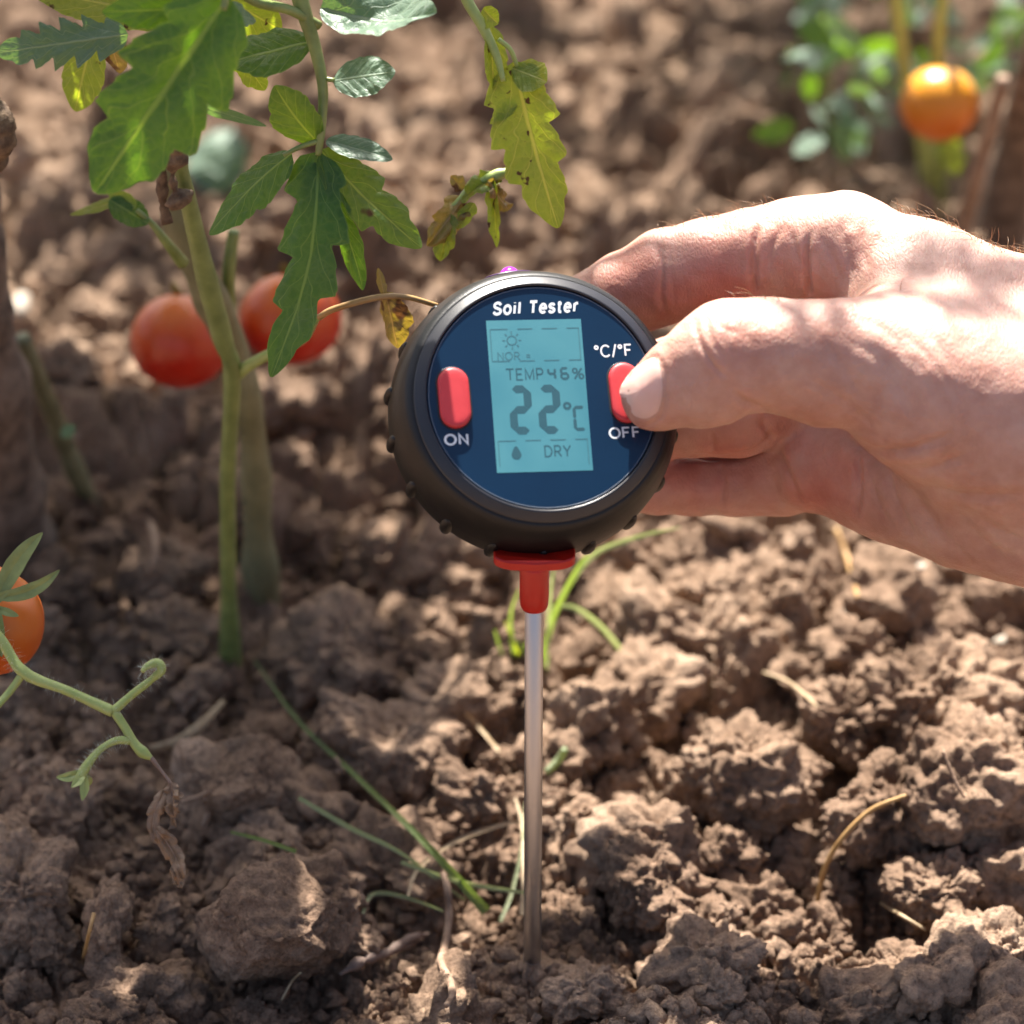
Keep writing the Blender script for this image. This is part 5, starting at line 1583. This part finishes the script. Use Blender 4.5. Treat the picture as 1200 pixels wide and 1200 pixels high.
tuft_blade(tuft, [(650, 715, dt - .02), (690, 655, dt - .03), (740, 632, dt - .035), (797, 618, dt - .035)], [2.8, 6.5, 6.5, 1.9], M['grass_pale'], 2)
tuft_blade(tuft, [(645, 712, dt - .015), (672, 712, dt - .018), (705, 735, dt - .01), (735, 772, dt), (752, 798, dt + .002)], [3.7, 6.5, 6.0, 5.1, 1.9], M['grass_pale'], 3)
tuft_blade(tuft, [(606, 790, dt), (600, 755, dt - .01), (598, 720, dt - .02), (608, 690, dt - .03)], [4.2, 5.6, 4.6, 1.4], M['grass'], 4)
tuft_blade(tuft, [(598, 785, dt), (588, 765, dt - .006), (580, 738, dt - .015)], [3.7, 5.1, 1.9], M['grass'], 5)
tuft_blade(tuft, [(618, 790, dt), (608, 768, dt - .006), (603, 758, dt - .01), (592, 728, dt - .018)], [3.7, 4.6, 4.2, 1.4], M['leaf_yellow'], 6)
tuft_blade(tuft, [(640, 800, dt), (642, 765, dt - .01), (646, 690, dt - .03), (652, 660, dt - .035)], [3.7, 4.6, 4.2, 1.9], M['grass_pale'], 7)
tuft_blade(tuft, [(626, 790, dt), (615, 762, dt - .008), (600, 748, dt - .012)], [3.7, 4.2, 1.9], M['grass'], 8)
tuft_blade(tuft, [(600, 800, dt + .004), (612, 770, dt - .004), (622, 745, dt - .012)], [3.2, 4.2, 2.3], M['grass'], 9)

sticky([(519, 1024), (524, 1040), (526, 1075), (521, 1110), (517, 1128), (527, 1150), (530, 1166), (523, 1178)], [4, 5, 6, 6, 6, 6, 6, 4], M['root'], 'curled brown root standing up left of the probe foot', 'root', 'dry_root', [16, 15, 10, 7, 5, 4, 3, 1], n=70, bump=.1, seg=10)
sticky([(398, 1142), (425, 1126), (455, 1116), (480, 1100), (503, 1094)], [1.5, 5.5, 5, 4.5, 1.5], M['twig'], 'dark twig lying left of the curled root', 'twig', 'dry_twig', [1, 2, 2, 2, 1], n=60, bump=.3)
sticky([(448, 1120), (475, 1108), (495, 1100)], [1.5, 4, 1.5], M['twig'], 'shorter dark twig lying along the upper side of the long twig', 'twig', 'dry_twig', [5, 8, 6], n=24, bump=.15)
sticky([(958, 1055), (966, 1020), (985, 985), (1020, 950), (1062, 932)], [4, 4, 4, 4, 3], M['straw_orange'], 'bent orange straw standing in front of the largest right clod', 'straw', 'dry_straw', [0, 8, 12, 12, 8], n=50)
sticky([(175, 878), (205, 870), (235, 850), (262, 822)], [5, 7, 7, 4], M['straw'], 'pale curled straw behind the dried flower', 'straw', 'dry_straw', [4, 6, 7, 5], n=30, flat=.4)
sticky([(980, 620), (995, 660), (1005, 700)], [4, 4, 3], M['straw_orange'], 'blurred orange straw under the little finger side of the hand', 'straw', 'dry_straw', [14, 10, 5], n=24)
sticky([(895, 788), (925, 800), (958, 828)], [2, 2.6, 2], M['straw'], 'thin curved straw lying above the sunlit crumbly clod', 'straw', 'dry_straw', [8, 12, 8], n=24)
sticky([(1032, 1058), (1055, 1072), (1085, 1090)], [2.5, 3, 2], M['straw'], 'short pale straw lying right of the orange straw foot', 'straw', 'dry_straw', [4, 5, 4], n=20)
sticky([(1105, 880), (1118, 912), (1130, 935)], [3, 3, 2], M['root'], 'thin root on the dark front of the largest right clod', 'root', 'dry_root', [18, 16, 12], n=24)
sticky([(640, 905), (655, 890), (662, 878)], [5, 6, 5], M['grass_pale'], 'pale green stub right of the probe', 'grass', 'loose_grass', [4, 8, 10], n=14)
sticky([(392, 888), (398, 896), (400, 904), (394, 906)], [4, 4, 4, 3], M['root'], 'tiny bent root stub on the long grass blade', 'root', 'dry_root', [16, 16, 14, 12], n=16)
sticky([(352, 900), (349, 885), (355, 872)], [3, 4, 3], M['root'], 'tiny root loop left of the long grass blade', 'root', 'dry_root', [8, 12, 12], n=16)
sticky([(215, 940), (238, 932), (245, 928)], [4, 5, 4], M['root'], 'pale root bit right of the dried flower', 'root', 'dry_root', [9, 10, 9], n=14)
sticky([(238, 968), (244, 950), (240, 936)], [4, 4, 3], M['root'], 'pale root bit bending down beside the dried flower', 'root', 'dry_root', [6, 9, 10], n=14)
sticky([(98, 1122), (104, 1095), (110, 1070)], [3, 3, 3], M['straw_orange'], 'thin stalk hanging on the small upright clod', 'straw', 'dry_straw', [12, 17, 20], n=14)
sticky([(175, 672), (183, 650), (180, 625), (176, 612)], [5, 5, 6, 4], M['root'], 'blurred pale root standing in the shade left of the green stem', 'root', 'dry_root', [2, 10, 16, 20], n=20)
sticky([(330, 1172), (342, 1150), (352, 1140)], [2, 2, 2], M['straw'], 'hair-thin straw below the large flat clod', 'straw', 'dry_straw', [6, 10, 12], n=14)
def chip(px, py, w, h, seed, label):
    p = on_soil(px, py, .0008)
    P, Fk = clod_np(2, (w * K * depth(p) * 500, h * K * depth(p) * 600, h * K * depth(p) * 350), seed, 5, .5, 0)
    o = obj('stone_chip', P + np.array(p)[None], Fk, M['pale_chip']); tag(o, label, 'chip')
chip(1080, 665, 14, 11, 1, 'pale chip lying blurred below the hand')
chip(996, 720, 34, 11, 2, 'flat pale chip lying left of the right edge clods')
chip(1178, 752, 40, 18, 3, 'pale oval chip by the right edge')
chip(25, 360, 20, 44, 6, 'white blurred chip beside the thick stake')
